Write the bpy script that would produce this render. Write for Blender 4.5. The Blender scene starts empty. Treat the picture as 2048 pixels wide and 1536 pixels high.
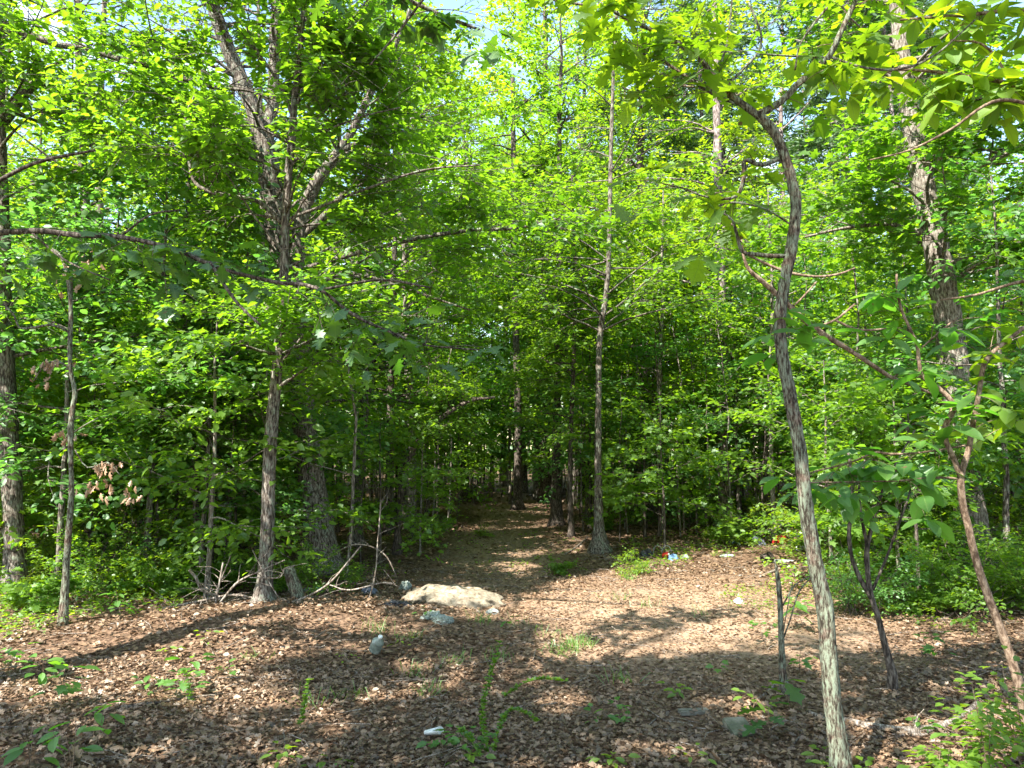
import bpy, math
import numpy as np
from mathutils import Vector

# ------------------------------------------------------------------ camera, sky, sun, exposure
scene = bpy.context.scene
COL = scene.collection
F = 1518.0                      # focal length in pixels of the 2048 px wide picture
PITCH = math.radians(5.0)
CAMZ = 1.6
cam_d = bpy.data.cameras.new('camera')
cam = bpy.data.objects.new('camera', cam_d)
COL.objects.link(cam)
cam.location = (0, 0, CAMZ)
cam.rotation_euler = (math.radians(90) + PITCH, 0, 0)
cam_d.sensor_width = 36.0
cam_d.lens = 36.0 * F / 2048.0
cam_d.clip_start = 0.05
cam_d.clip_end = 2000
scene.camera = cam

SUN = np.array([-0.43, -0.52, 0.78]); SUN /= np.linalg.norm(SUN)
sun_el = math.asin(SUN[2]); sun_az = math.atan2(SUN[0], SUN[1])
world = bpy.data.worlds.new('World'); scene.world = world
world.use_nodes = True
nt = world.node_tree; nt.nodes.clear()
wo = nt.nodes.new('ShaderNodeOutputWorld'); bg = nt.nodes.new('ShaderNodeBackground')
sky = nt.nodes.new('ShaderNodeTexSky'); sky.sky_type = 'NISHITA'; sky.sun_disc = False
sky.sun_elevation = sun_el; sky.sun_rotation = sun_az
sky.air_density = 1.3; sky.dust_density = 0.5; sky.ozone_density = 1.0
tc = nt.nodes.new('ShaderNodeTexCoord'); mp = nt.nodes.new('ShaderNodeMapping')
mp.inputs['Scale'].default_value = (1.0, 1.0, 2.6)
cn = nt.nodes.new('ShaderNodeTexNoise'); cn.inputs['Scale'].default_value = 2.3; cn.inputs['Detail'].default_value = 6
cr = nt.nodes.new('ShaderNodeValToRGB'); cr.color_ramp.elements[0].position = 0.55; cr.color_ramp.elements[1].position = 0.74
cm = nt.nodes.new('ShaderNodeMix'); cm.data_type = 'RGBA'
cm.inputs[7].default_value = (9.5, 9.8, 10.2, 1)     # sunlit cloud, in the sky texture's own units
nt.links.new(tc.outputs['Generated'], mp.inputs['Vector']); nt.links.new(mp.outputs[0], cn.inputs['Vector'])
nt.links.new(cn.outputs['Fac'], cr.inputs['Fac']); nt.links.new(cr.outputs['Color'], cm.inputs[0])
nt.links.new(sky.outputs[0], cm.inputs[6]); nt.links.new(cm.outputs[2], bg.inputs['Color'])
bg.inputs['Strength'].default_value = 0.115
nt.links.new(bg.outputs[0], wo.inputs['Surface'])
sl = bpy.data.lights.new('sun', 'SUN'); sl.energy = 5.0; sl.angle = math.radians(0.5); sl.color = (1.0, 0.95, 0.86)
so = bpy.data.objects.new('sun', sl); COL.objects.link(so)
so.rotation_euler = Vector(-SUN).to_track_quat('-Z', 'Y').to_euler(); so.location = (-20, -5, 40)
scene.view_settings.view_transform = 'Standard'; scene.view_settings.look = 'None'
scene.view_settings.gamma = 1.0; scene.view_settings.use_curve_mapping = False
scene.view_settings.exposure = 2.15
scene.render.engine = 'CYCLES'
cy = scene.cycles
cy.max_bounces = 8; cy.diffuse_bounces = 6; cy.glossy_bounces = 2; cy.transmission_bounces = 4
cy.transparent_max_bounces = 4; cy.use_denoising = True
cy.caustics_reflective = False; cy.caustics_refractive = False

# ------------------------------------------------------------------ helpers
def nrm(v):
    v = np.asarray(v, float)
    return v / np.maximum(np.linalg.norm(v, axis=-1, keepdims=True), 1e-9)

def _hash(ix, iy, seed):
    h = (ix.astype(np.int64) * 374761393 + iy.astype(np.int64) * 668265263 + seed * 1442695041) & 0x7fffffff
    h = ((h ^ (h >> 13)) * 1274126177) & 0x7fffffff
    return ((h ^ (h >> 16)) & 0xffff) / 65535.0

def vnoise(x, y, cell, seed=0):
    x = np.asarray(x, float) / cell; y = np.asarray(y, float) / cell
    ix = np.floor(x); iy = np.floor(y); fx = x - ix; fy = y - iy
    fx = fx * fx * (3 - 2 * fx); fy = fy * fy * (3 - 2 * fy)
    a = _hash(ix, iy, seed); b = _hash(ix + 1, iy, seed); c = _hash(ix, iy + 1, seed); d = _hash(ix + 1, iy + 1, seed)
    return (a * (1 - fx) + b * fx) * (1 - fy) + (c * (1 - fx) + d * fx) * fy

def trail_x(y):
    return -0.15 + 0.25 * np.sin((np.asarray(y) - 12) * 0.09) + np.clip(10 - np.asarray(y), 0, 9) * 0.16

def ground_z(x, y):
    x = np.asarray(x, float); y = np.asarray(y, float)
    z = 0.16 * (vnoise(x, y, 3.1, 3) - 0.5) + 0.07 * (vnoise(x, y, 1.1, 5) - 0.5) + 0.03 * (vnoise(x, y, 0.35, 9) - 0.5)
    tr = np.exp(-((x - trail_x(y)) / 1.5) ** 2) * np.clip((y - 6) / 5, 0, 1)
    z = z * (1 - 0.6 * tr) - 0.07 * tr
    z = z + 0.17 * np.exp(-((x + 2.1) / 2.2) ** 2 - ((y - 7.4) / 0.9) ** 2)          # low bank across the bottom left
    z = z + 0.0016 * np.clip(y - 24, 0, 60) ** 1.5 * 0.6
    z = z + 0.5 * (vnoise(x, y, 14, 2) - 0.5) * np.clip((np.hypot(x, y) - 10) / 30, 0, 1)
    return z

def ray(px, py):
    u = (px - 1024) / F; v = (768 - py) / F
    return np.array([u, math.cos(PITCH) - v * math.sin(PITCH), math.sin(PITCH) + v * math.cos(PITCH)])

def at(px, py, depth):
    r = ray(px, py)
    return np.array([0, 0, CAMZ]) + r * (depth / r[1])

def gat(px, py):
    r = ray(px, py); z = 0.0
    for _ in range(8):
        t = (z - CAMZ) / r[2]; z = float(ground_z(r[0] * t, r[1] * t))
    t = (z - CAMZ) / r[2]
    return np.array([r[0] * t, r[1] * t, z])

def inpoly(x, y, poly):
    x = np.asarray(x); y = np.asarray(y); c = np.zeros(x.shape, bool); n = len(poly); j = n - 1
    for i in range(n):
        xi, yi = poly[i]; xj, yj = poly[j]
        hit = ((yi > y) != (yj > y)) & (x < (xj - xi) * (y - yi) / (yj - yi + 1e-12) + xi)
        c ^= hit; j = i
    return c

def gpoly(pts):
    return [tuple(gat(a, b)[:2]) for a, b in pts]

# gaps in the canopy: where the sun gets through to the ground
LIT = [gpoly(p) for p in [
    [(1000, 1215), (1060, 1180), (1160, 1150), (1300, 1118), (1640, 1115), (1670, 1180), (1560, 1250), (1500, 1265), (1420, 1300), (1260, 1310), (1160, 1340), (1080, 1300), (1050, 1250)],
    [(20, 1300), (180, 1255), (330, 1225), (520, 1195), (560, 1210), (480, 1262), (330, 1262), (200, 1280), (60, 1315)],
    [(640, 1240), (800, 1215), (800, 1250), (660, 1262)],
    [(800, 1160), (900, 1150), (990, 1185), (1010, 1225), (880, 1200)],
    [(870, 1045), (1020, 1030), (1110, 1020), (1110, 1055), (960, 1062)],
    [(450, 1475), (540, 1470), (560, 1505), (480, 1515)],
    [(230, 1350), (290, 1352), (285, 1380), (240, 1375)],
    [(1050, 1395), (1150, 1390), (1175, 1425), (1070, 1430)],
    [(1080, 1480), (1240, 1470), (1400, 1480), (1380, 1500), (1120, 1500)],
    [(1360, 1400), (1540, 1400), (1560, 1450), (1380, 1440)],
    [(1700, 1230), (1900, 1240), (1880, 1270), (1720, 1262)],
    [(1700, 1290), (1800, 1285), (1810, 1312), (1720, 1318)],
    [(780, 1330), (860, 1328), (850, 1360), (790, 1358)],
    [(0, 1350), (110, 1345), (100, 1395), (0, 1400)],
    [(1690, 1440), (2120, 1400), (2150, 1640), (1660, 1640)],
    [(560, 1120), (620, 1100), (760, 1110), (740, 1150)], [(1560, 1040), (1850, 1040), (1860, 1110), (1600, 1120)], [(1250, 1060), (1500, 1050), (1560, 1110), (1300, 1120)],
]]

# bare stretches of the big trunks: few leaves hang right before them
BARE = [([(640, 1140), (622, 950), (600, 750), (592, 620)], 26, 10.4, .45), ([(592, 600), (562, 500), (550, 430), (540, 360), (530, 290), (505, 215), (465, 120), (432, 30)], 29, 10.4, .92),
        ([(532, 290), (545, 210), (553, 0)], 18, 10.4, .85), ([(594, 560), (604, 440), (630, 370), (668, 315), (700, 270), (740, 190)], 22, 10.4, .92),
        ([(527, 1190), (540, 900), (558, 700), (572, 430), (590, 190), (607, 20)], 17, 7.6, .85), ([(1890, 620), (1880, 540), (1846, 370), (1826, 280)], 34, 9.6, .9),
        ([(600, 470), (650, 430), (680, 395), (720, 370)], 14, 10.4, .7), ([(600, 540), (700, 510), (820, 480), (1040, 455)], 12, 10.4, .6), ([(0, 60), (110, 88), (240, 118), (430, 175)], 12, 8.6, .7)]
def clear_view(P, rng):
    y = P[:, 1] * math.cos(PITCH) + (P[:, 2] - CAMZ) * math.sin(PITCH); z = (P[:, 2] - CAMZ) * math.cos(PITCH) - P[:, 1] * math.sin(PITCH)
    ok = y > .3; yy = np.where(ok, y, 1); px = 1024 + F * P[:, 0] / yy; py = 768 - F * z / yy; keep = np.ones(len(P), bool)
    for poly, w, dep, pr in BARE:
        for (ax, ay), (bx, by) in zip(poly[:-1], poly[1:]):
            t = np.clip(((px - ax) * (bx - ax) + (py - ay) * (by - ay)) / ((bx - ax) ** 2 + (by - ay) ** 2), 0, 1)
            d = np.hypot(px - ax - t * (bx - ax), py - ay - t * (by - ay))
            keep &= ~((d < w) & ok & (P[:, 1] < dep) & (rng.random_sample(len(P)) < pr))
    return keep

CORNER = 14
def sun_keep(P, rng):
    """True for the leaves that stay: the canopy is open along the sun's direction over the lit patches."""
    t = P[:, 2] / SUN[2]
    q = P - t[:, None] * SUN[None, :]
    x, y = q[:, 0], q[:, 1]
    n = 0.55 * vnoise(x, y, 1.3, 21) + 0.3 * vnoise(x, y, 0.5, 22) + 0.15 * vnoise(x, y, 0.22, 23)
    thr = np.where(y < 6.3, 0.84, np.where(y < 8.2, 0.50, 0.40))
    keep = (n < thr) | ((P[:, 2] < 6.5) & (y > 7.5))
    keep |= rng.random_sample(len(P)) < 0.07
    keep &= clear_view(P, rng)
    # sun windows on the young oak's crown and on the thicket face
    t3 = (P[:, 2] - 3.3) / SUN[2]; a3 = P[:, 0] - SUN[0] * t3; b3 = P[:, 1] - SUN[1] * t3; hi = P[:, 2] > 4.6
    keep &= ~(hi & (a3 > .3) & (a3 < 4.2) & (b3 > 3.0) & (b3 < 5.6) & (rng.random_sample(len(P)) < .96))
    t2 = (P[:, 2] - 2.0) / SUN[2]; a2 = P[:, 0] - SUN[0] * t2; b2 = P[:, 1] - SUN[1] * t2
    keep &= ~((P[:, 2] > 7.2) & (b2 > 8.3) & (b2 < 14) & (a2 < 4) & (vnoise(a2, b2, .9, 91) > .42) & (rng.random_sample(len(P)) < .75))
    near = (y < 14) & (y > 2) & (np.abs(x) < 6)
    for i, poly in enumerate(LIT):
        m = inpoly(x + 0.10 * (vnoise(x, y, 0.3, 31) - 0.5), y + 0.3 * (vnoise(x, y, 0.3, 33) - 0.5), poly)
        keep &= ~(m & (rng.random_sample(len(P)) < (0.97 if i < 15 else .45)))
    keep &= ~((np.abs(x - trail_x(y)) < 1.4) & (y > 10.5) & (y < 21) & (P[:, 2] > 4) & (vnoise(x, y, .8, 93) > .45) & (rng.random_sample(len(P)) < .95))
    low = P[:, 2] < 3.2
    return keep | low

class MB:
    def __init__(s): s.V = []; s.Fc = []; s.n = 0; s.R = []; s.M = []
    def add(s, V, faces, r=0.5, mat=0):
        V = np.asarray(V, float).reshape(-1, 3)
        for f in faces:
            f = np.asarray(f, int)
            if len(f): s.Fc.append((f + s.n, mat))
        s.V.append(V); s.R.append(np.broadcast_to(np.asarray(r, float), (len(V),)).copy()); s.n += len(V)
    def tube(s, pts, rad, k=6, rough=0.0, rng=None, cap=True, r=0.5):
        pts = np.asarray(pts, float); rad = np.asarray(rad, float); n = len(pts)
        T = nrm(np.gradient(pts, axis=0))
        ref = np.tile(np.array([0.31, 0.95, 0.05]), (n, 1))
        A = nrm(np.cross(T, ref)); B = np.cross(T, A)
        th = np.arange(k) * 2 * math.pi / k
        R = np.repeat(rad[:, None], k, 1)
        if rough and rng is not None:
            along = np.cumsum(np.r_[0, np.linalg.norm(np.diff(pts, axis=0), axis=1)])
            ph = rng.random_sample() * 50
            ridge = vnoise(np.tile(np.cos(th) * 2.2 + ph, (n, 1)) + along[:, None] * 0.6, np.tile(np.sin(th) * 2.2, (n, 1)) + along[:, None] * 1.8, 0.5, 7)
            R = R * (1 + rough * 2 * (ridge - 0.5) + rough * 1.2 * (rng.random_sample((n, k)) - 0.5))
        V = pts[:, None, :] + R[..., None] * (np.cos(th)[None, :, None] * A[:, None, :] + np.sin(th)[None, :, None] * B[:, None, :])
        i = np.arange(n - 1)[:, None] * k; j = np.arange(k)[None, :]; j2 = (j + 1) % k
        q = np.stack([i + j, i + j2, i + k + j2, i + k + j], -1).reshape(-1, 4)
        fs = [q]
        if cap: fs.append(np.arange(k)[None, ::-1] + 0); fs.append((n - 1) * k + np.arange(k)[None, :])
        s.add(V.reshape(-1, 3), fs, r)
    def leaves(s, P, N, D, S, tmpl, r, mat=0):
        if len(P) == 0: return
        tv, tf = tmpl; m = len(tv)
        D = nrm(D); N = nrm(N - (N * D).sum(1, keepdims=True) * D); X = np.cross(D, N)
        S = np.asarray(S, float)[:, None, None]
        V = P[:, None, :] + S * (tv[None, :, 0:1] * X[:, None, :] + tv[None, :, 1:2] * D[:, None, :] + tv[None, :, 2:3] * N[:, None, :])
        fs = []
        off = (np.arange(len(P)) * m)[:, None, None]
        for f in tf: fs.append((np.asarray(f)[None] + off).reshape(-1, np.asarray(f).shape[1]))
        s.add(V.reshape(-1, 3), fs, np.repeat(r, m), mat)
    def mesh(s, name, mats, origin=(0, 0, 0), smooth=False):
        V = np.concatenate(s.V) - np.asarray(origin, float)
        me = bpy.data.meshes.new(name)
        me.vertices.add(len(V)); me.vertices.foreach_set('co', V.astype(np.float32).ravel())
        li = np.concatenate([f.ravel() for f, _ in s.Fc]); tot = np.concatenate([np.full(len(f), f.shape[1]) for f, _ in s.Fc])
        mi = np.concatenate([np.full(len(f), m) for f, m in s.Fc])
        me.loops.add(len(li)); me.loops.foreach_set('vertex_index', li.astype(np.int32))
        st = np.r_[0, np.cumsum(tot)[:-1]]
        me.polygons.add(len(tot)); me.polygons.foreach_set('loop_start', st.astype(np.int32))
        me.polygons.foreach_set('loop_total', tot.astype(np.int32)); me.polygons.foreach_set('material_index', mi.astype(np.int32))
        if smooth: me.polygons.foreach_set('use_smooth', np.ones(len(tot), bool))
        a = me.attributes.new('rnd', 'FLOAT', 'POINT'); a.data.foreach_set('value', np.concatenate(s.R).astype(np.float32))
        for m in (mats if isinstance(mats, (list, tuple)) else [mats]): me.materials.append(m)
        me.update(calc_edges=True)
        return me

def link(name, me, parent=None, loc=(0, 0, 0), **props):
    o = bpy.data.objects.new(name, me); COL.objects.link(o)
    if parent is not None: o.parent = parent
    o.location = loc
    for k, v in props.items(): o[k] = v
    return o

def thing(name, label, cat, loc=(0, 0, 0), group=None, rz=0.0):
    o = bpy.data.objects.new(name, None); COL.objects.link(o); o.empty_display_size = 0.2
    o.location = loc; o.rotation_euler = (0, 0, rz); o['label'] = label; o['category'] = cat
    if group: o['group'] = group
    return o

def copy_tree(root, loc, rz, sc, label=None, group=None):
    r = root.copy(); COL.objects.link(r); r.location = loc; r.rotation_euler = (0, 0, rz); r.scale = (sc, sc, sc)
    if label: r['label'] = label
    if group: r['group'] = group
    for ch in list(root.children):
        c = ch.copy(); COL.objects.link(c); c.parent = r
        for g in ch.children:
            d = g.copy(); COL.objects.link(d); d.parent = c
    return r

def smooth_path(pts, step):
    """Catmull-Rom through pts (n, d) resampled at about step."""
    p = np.asarray(pts, float)
    if len(p) < 3:
        n = max(2, int(np.linalg.norm(p[1, :3] - p[0, :3]) / step) + 1)
        t = np.linspace(0, 1, n)[:, None]; return p[0] * (1 - t) + p[1] * t
    q = np.vstack([2 * p[0] - p[1], p, 2 * p[-1] - p[-2]]); out = []
    for i in range(1, len(q) - 2):
        n = max(1, int(np.linalg.norm(q[i + 1, :3] - q[i, :3]) / step))
        t = np.arange(n)[:, None] / n
        out.append(0.5 * (2 * q[i] + (q[i + 1] - q[i - 1]) * t + (2 * q[i - 1] - 5 * q[i] + 4 * q[i + 1] - q[i + 2]) * t ** 2 + (3 * q[i] - q[i - 1] - 3 * q[i + 1] + q[i + 2]) * t ** 3))
    out.append(p[-1:]); return np.vstack(out)

def traced(pts, depth, step=0.06):
    """Points (px, py, width px[, depth]) seen in the photograph, set at their real distance; returns path and radii."""
    P = []
    for p in pts:
        d = p[3] if len(p) > 3 else depth
        w = at(p[0], p[1], d); P.append([*w, 0.5 * p[2] * d / F])
    s = smooth_path(P, step)
    return s[:, :3], np.maximum(s[:, 3], 0.002)

# ------------------------------------------------------------------ leaf templates (x across, y along 0..1, z up)
def A_(*rows): return np.array(rows, float)
T_DIA = (A_([0, 0, 0], [-.33, .45, .07], [0, 1, -.08], [.33, .45, .07]), [A_([0, 2, 1], [0, 3, 2]).astype(int)])
T_OVAL = (A_([0, 0, 0], [-.27, .28, .06], [-.25, .66, .03], [0, 1, -.12], [.25, .66, .03], [.27, .28, .06], [0, .5, -.01]),
          [A_([0, 6, 2, 1], [6, 3, 2, 2], [0, 5, 4, 6]).astype(int)[[0, 2]], A_([6, 3, 2], [6, 4, 3]).astype(int)])
def fan(outline, c, cz=0.0, fold=0.06, droop=0.12, curl=0.0):
    o = np.array(outline, float); full = np.vstack([o, (o[::-1] * [-1, 1])])
    keep = [0]
    for i in range(1, len(full)):
        if np.linalg.norm(full[i] - full[keep[-1]]) > 1e-6 and np.linalg.norm(full[i] - full[0]) > 1e-6: keep.append(i)
    full = full[keep]
    z = fold * np.abs(full[:, 0]) * 2 - droop * full[:, 1] ** 2 + curl * full[:, 0] * full[:, 1]
    V = np.c_[full, z]; V = np.vstack([V, [0, c, cz]]); n = len(full)
    tri = np.array([[n, (i + 1) % n, i] for i in range(n)])
    return V, [tri]
T_MAPLE = fan([(0, 0), (.20, .10), (.42, .18), (.24, .38), (.50, .62), (.20, .62), (0, 1)], .35)
T_OAK = fan([(0, -.12), (.03, 0), (.13, .10), (.26, .12), (.12, .26), (.30, .34), (.42, .33), (.38, .42), (.14, .45), (.16, .56), (.40, .66), (.36, .74), (.14, .72), (.12, .82), (.18, .90), (0, 1.0)], .46, 0, .10, .16)
T_OAK2 = fan([(0, -.12), (.03, 0), (.18, .14), (.16, .28), (.40, .44), (.30, .50), (.20, .52), (.36, .74), (.22, .80), (.10, .84), (0, 1.0)], .46, 0, .02, .30, .15)
T_MAG = fan([(0, -.06), (.05, .02), (.16, .15), (.24, .35), (.25, .55), (.19, .75), (.09, .90), (0, 1.0)], .5, -.06, .12, .2)
T_LIT = [fan([(0, 0), (.16, .12), (.10, .28), (.34, .42), (.14, .52), (.26, .74), (.08, .8), (0, 1)], .4, c, f, d, k)
         for c, f, d, k in [(-.12, .25, -.15, .3), (.14, -.2, .2, -.3), (-.05, .35, .1, .0), (.05, .1, -.3, .5)]]

# ------------------------------------------------------------------ materials
def new_mat(name):
    m = bpy.data.materials.new(name); m.use_nodes = True; m.node_tree.nodes.clear()
    return m, m.node_tree.nodes, m.node_tree.links

def leaf_mat(name, dark, light, tdark, tlight, trans=0.5, gloss=0.06, veins=False):
    m, N, L = new_mat(name)
    at_ = N.new('ShaderNodeAttribute'); at_.attribute_name = 'rnd'
    oi = N.new('ShaderNodeObjectInfo')
    ad = N.new('ShaderNodeMath'); ad.operation = 'MULTIPLY_ADD'; ad.inputs[1].default_value = 0.75
    ob = N.new('ShaderNodeMath'); ob.operation = 'MULTIPLY'; ob.inputs[1].default_value = 0.25
    L.new(oi.outputs['Random'], ob.inputs[0]); L.new(at_.outputs['Fac'], ad.inputs[0]); L.new(ob.outputs[0], ad.inputs[2])
    def ramp(a, b):
        r = N.new('ShaderNodeMix'); r.data_type = 'RGBA'; r.inputs[6].default_value = (*a, 1); r.inputs[7].default_value = (*b, 1)
        L.new(ad.outputs[0], r.inputs[0]); return r.outputs[2]
    ca, cb = ramp(dark, light), ramp(tdark, tlight)
    if veins:          # midrib and side veins in the leaf's own coordinates, and a few brown bites
        def mth(op, a, b=None, c=None):
            n = N.new('ShaderNodeMath'); n.operation = op
            for k_, v in enumerate((a, b, c)):
                if v is None: continue
                if isinstance(v, (int, float)): n.inputs[k_].default_value = v
                else: L.new(v, n.inputs[k_])
            return n.outputs[0]
        tco = N.new('ShaderNodeTexCoord'); sp = N.new('ShaderNodeSeparateXYZ'); L.new(tco.outputs['Object'], sp.inputs[0])
        ax = mth('ABSOLUTE', sp.outputs[0]); rib = mth('LESS_THAN', ax, .012)
        fr = mth('FRACT', mth('MULTIPLY', mth('SUBTRACT', sp.outputs[1], mth('MULTIPLY', ax, .8)), 7.0)); side = mth('LESS_THAN', fr, .10)
        vm = mth('MULTIPLY', mth('MAXIMUM', rib, mth('MULTIPLY', side, .6)), .42)
        no = N.new('ShaderNodeTexNoise'); no.inputs['Scale'].default_value = 3.2; no.inputs['Detail'].default_value = 5; no.noise_dimensions = '4D'
        L.new(tco.outputs['Object'], no.inputs['Vector']); L.new(mth('MULTIPLY', oi.outputs['Random'], 60.0), no.inputs['W'])
        br = mth('GREATER_THAN', no.outputs['Fac'], .68)
        def over(col, fac, c):
            m_ = N.new('ShaderNodeMix'); m_.data_type = 'RGBA'; m_.inputs[7].default_value = (*c, 1); L.new(fac, m_.inputs[0]); L.new(col, m_.inputs[6]); return m_.outputs[2]
        ca = over(over(ca, vm, (.22, .32, .08)), br, (.16, .11, .04)); cb = over(over(cb, vm, (.10, .20, .01)), br, (.14, .09, .02))
    d = N.new('ShaderNodeBsdfDiffuse'); t = N.new('ShaderNodeBsdfTranslucent'); g = N.new('ShaderNodeBsdfGlossy')
    g.inputs['Roughness'].default_value = 0.5; g.inputs['Color'].default_value = (0.9, 1, 0.95, 1)
    L.new(ca, d.inputs['Color']); L.new(cb, t.inputs['Color'])
    mx = N.new('ShaderNodeMixShader'); mx.inputs[0].default_value = trans
    L.new(d.outputs[0], mx.inputs[1]); L.new(t.outputs[0], mx.inputs[2])
    mg = N.new('ShaderNodeMixShader'); mg.inputs[0].default_value = gloss
    L.new(mx.outputs[0], mg.inputs[1]); L.new(g.outputs[0], mg.inputs[2])
    o = N.new('ShaderNodeOutputMaterial'); L.new(mg.outputs[0], o.inputs['Surface'])
    return m

def noise_mat(name, cols, scale=(1, 1, 1), ns=10, detail=6, rough=0.9, bump=0.0, bdist=0.01, pos=None, use_rnd=0.0, spec=0.15):
    m, N, L = new_mat(name)
    tcn = N.new('ShaderNodeTexCoord'); mpn = N.new('ShaderNodeMapping'); mpn.inputs['Scale'].default_value = scale
    no = N.new('ShaderNodeTexNoise'); no.inputs['Scale'].default_value = ns; no.inputs['Detail'].default_value = detail
    no.inputs['Roughness'].default_value = 0.65
    L.new(tcn.outputs['Object'], mpn.inputs['Vector']); L.new(mpn.outputs[0], no.inputs['Vector'])
    r = N.new('ShaderNodeValToRGB'); e = r.color_ramp.elements
    pos = pos or np.linspace(0.3, 0.7, len(cols))
    while len(e) < len(cols): e.new(0.5)
    for i, c in enumerate(cols): e[i].position = float(pos[i]); e[i].color = (*c, 1)
    fac = no.outputs['Fac']
    if use_rnd:
        a = N.new('ShaderNodeAttribute'); a.attribute_name = 'rnd'
        mm = N.new('ShaderNodeMath'); mm.operation = 'MULTIPLY_ADD'; mm.inputs[1].default_value = use_rnd; mm.inputs[2].default_value = -use_rnd / 2
        ad = N.new('ShaderNodeMath'); ad.operation = 'ADD'
        L.new(a.outputs['Fac'], mm.inputs[0]); L.new(mm.outputs[0], ad.inputs[0]); L.new(fac, ad.inputs[1]); fac = ad.outputs[0]
    L.new(fac, r.inputs['Fac'])
    p = N.new('ShaderNodeBsdfPrincipled'); p.inputs['Roughness'].default_value = rough; p.inputs['Specular IOR Level'].default_value = spec
    L.new(r.outputs['Color'], p.inputs['Base Color'])
    if bump:
        b = N.new('ShaderNodeBump'); b.inputs['Strength'].default_value = bump; b.inputs['Distance'].default_value = bdist
        L.new(no.outputs['Fac'], b.inputs['Height']); L.new(b.outputs[0], p.inputs['Normal'])
    o = N.new('ShaderNodeOutputMaterial'); L.new(p.outputs[0], o.inputs['Surface'])
    return m

def bark_mat(name, crack, mid, ridge, lichen=None, lich_amt=0.5, vs=0.22, sc=55):
    m, N, L = new_mat(name)
    tcn = N.new('ShaderNodeTexCoord'); mpn = N.new('ShaderNodeMapping'); mpn.inputs['Scale'].default_value = (1, 1, vs)
    no = N.new('ShaderNodeTexNoise'); no.inputs['Scale'].default_value = sc; no.inputs['Detail'].default_value = 5; no.inputs['Roughness'].default_value = 0.7
    L.new(tcn.outputs['Object'], mpn.inputs['Vector']); L.new(mpn.outputs[0], no.inputs['Vector'])
    r = N.new('ShaderNodeValToRGB'); e = r.color_ramp.elements; e.new(0.5)
    e[0].position = 0.40; e[1].position = 0.50; e[2].position = 0.62
    e[0].color = (*crack, 1); e[1].color = (*mid, 1); e[2].color = (*ridge, 1)
    L.new(no.outputs['Fac'], r.inputs['Fac']); col = r.outputs['Color']
    if lichen:
        n2 = N.new('ShaderNodeTexNoise'); n2.inputs['Scale'].default_value = 9; n2.inputs['Detail'].default_value = 7; n2.inputs['Roughness'].default_value = 0.7
        L.new(tcn.outputs['Object'], n2.inputs['Vector'])
        r2 = N.new('ShaderNodeValToRGB'); r2.color_ramp.elements[0].position = 1 - lich_amt - 0.04; r2.color_ramp.elements[1].position = 1 - lich_amt + 0.05
        L.new(n2.outputs['Fac'], r2.inputs['Fac'])
        mm = N.new('ShaderNodeMix'); mm.data_type = 'RGBA'; mm.inputs[7].default_value = (*lichen, 1)
        sc2 = N.new('ShaderNodeMath'); sc2.operation = 'MULTIPLY'; L.new(r2.outputs['Color'], sc2.inputs[0])
        gp = N.new('ShaderNodeMapRange'); gp.inputs[1].default_value = .44; gp.inputs[2].default_value = .6; gp.inputs[3].default_value = .05; gp.inputs[4].default_value = .8
        L.new(no.outputs['Fac'], gp.inputs[0]); L.new(gp.outputs[0], sc2.inputs[1]); L.new(sc2.outputs[0], mm.inputs[0]); L.new(col, mm.inputs[6]); col = mm.outputs[2]
    p = N.new('ShaderNodeBsdfPrincipled'); p.inputs['Roughness'].default_value = 0.9; p.inputs['Specular IOR Level'].default_value = 0.15
    L.new(col, p.inputs['Base Color'])
    b = N.new('ShaderNodeBump'); b.inputs['Strength'].default_value = 0.9; b.inputs['Distance'].default_value = 0.012
    L.new(no.outputs['Fac'], b.inputs['Height']); L.new(b.outputs[0], p.inputs['Normal'])
    o = N.new('ShaderNodeOutputMaterial'); L.new(p.outputs[0], o.inputs['Surface'])
    return m

M = {}
M['leaf_under'] = leaf_mat('leaf_understory', (.055, .125, .012), (.125, .235, .02), (.18, .38, .012), (.36, .56, .016), trans=.57, gloss=.04)
M['leaf_over'] = leaf_mat('leaf_canopy', (.045, .115, .012), (.11, .22, .018), (.15, .37, .01), (.34, .57, .016), trans=.58, gloss=.04)
M['leaf_yel'] = leaf_mat('leaf_yellow_green', (.07, .15, .010), (.14, .25, .015), (.28, .48, .008), (.50, .66, .012), trans=.58)
M['leaf_blue'] = leaf_mat('leaf_bluish', (.045, .115, .03), (.10, .21, .045), (.11, .34, .035), (.22, .50, .05), gloss=.045)
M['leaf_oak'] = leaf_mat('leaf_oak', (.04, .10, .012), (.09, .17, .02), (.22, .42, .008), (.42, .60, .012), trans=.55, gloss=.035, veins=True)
M['leaf_shaded'] = leaf_mat('leaf_shaded_oak', (.025, .08, .014), (.05, .12, .02), (.07, .22, .008), (.16, .32, .012), trans=.45, gloss=.05, veins=True)  # oak leaf copy with the shade under the canopy darkened into its colour
M['leaf_pine'] = leaf_mat('pine_needles', (.04, .09, .03), (.09, .16, .05), (.08, .2, .03), (.16, .3, .05), trans=.35)
for nm_, src in (('leaf_mag', ((.07, .15, .010), (.14, .25, .015), (.28, .48, .008), (.50, .66, .012))), ('leaf_seed', ((.040, .12, .018), (.10, .23, .03), (.11, .36, .02), (.26, .54, .025)))):
    M[nm_] = leaf_mat(nm_, *src, trans=.55, gloss=.045, veins=True)
M['dead_leaf'] = leaf_mat('dead_leaf', (.20, .11, .06), (.42, .27, .17), (.2, .1, .05), (.35, .2, .1), trans=.25, gloss=.05)
M['litter'] = leaf_mat('litter_leaf', (.042, .024, .013), (.34, .215, .13), (.2, .1, .05), (.3, .18, .1), trans=.12, gloss=.05)
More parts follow.
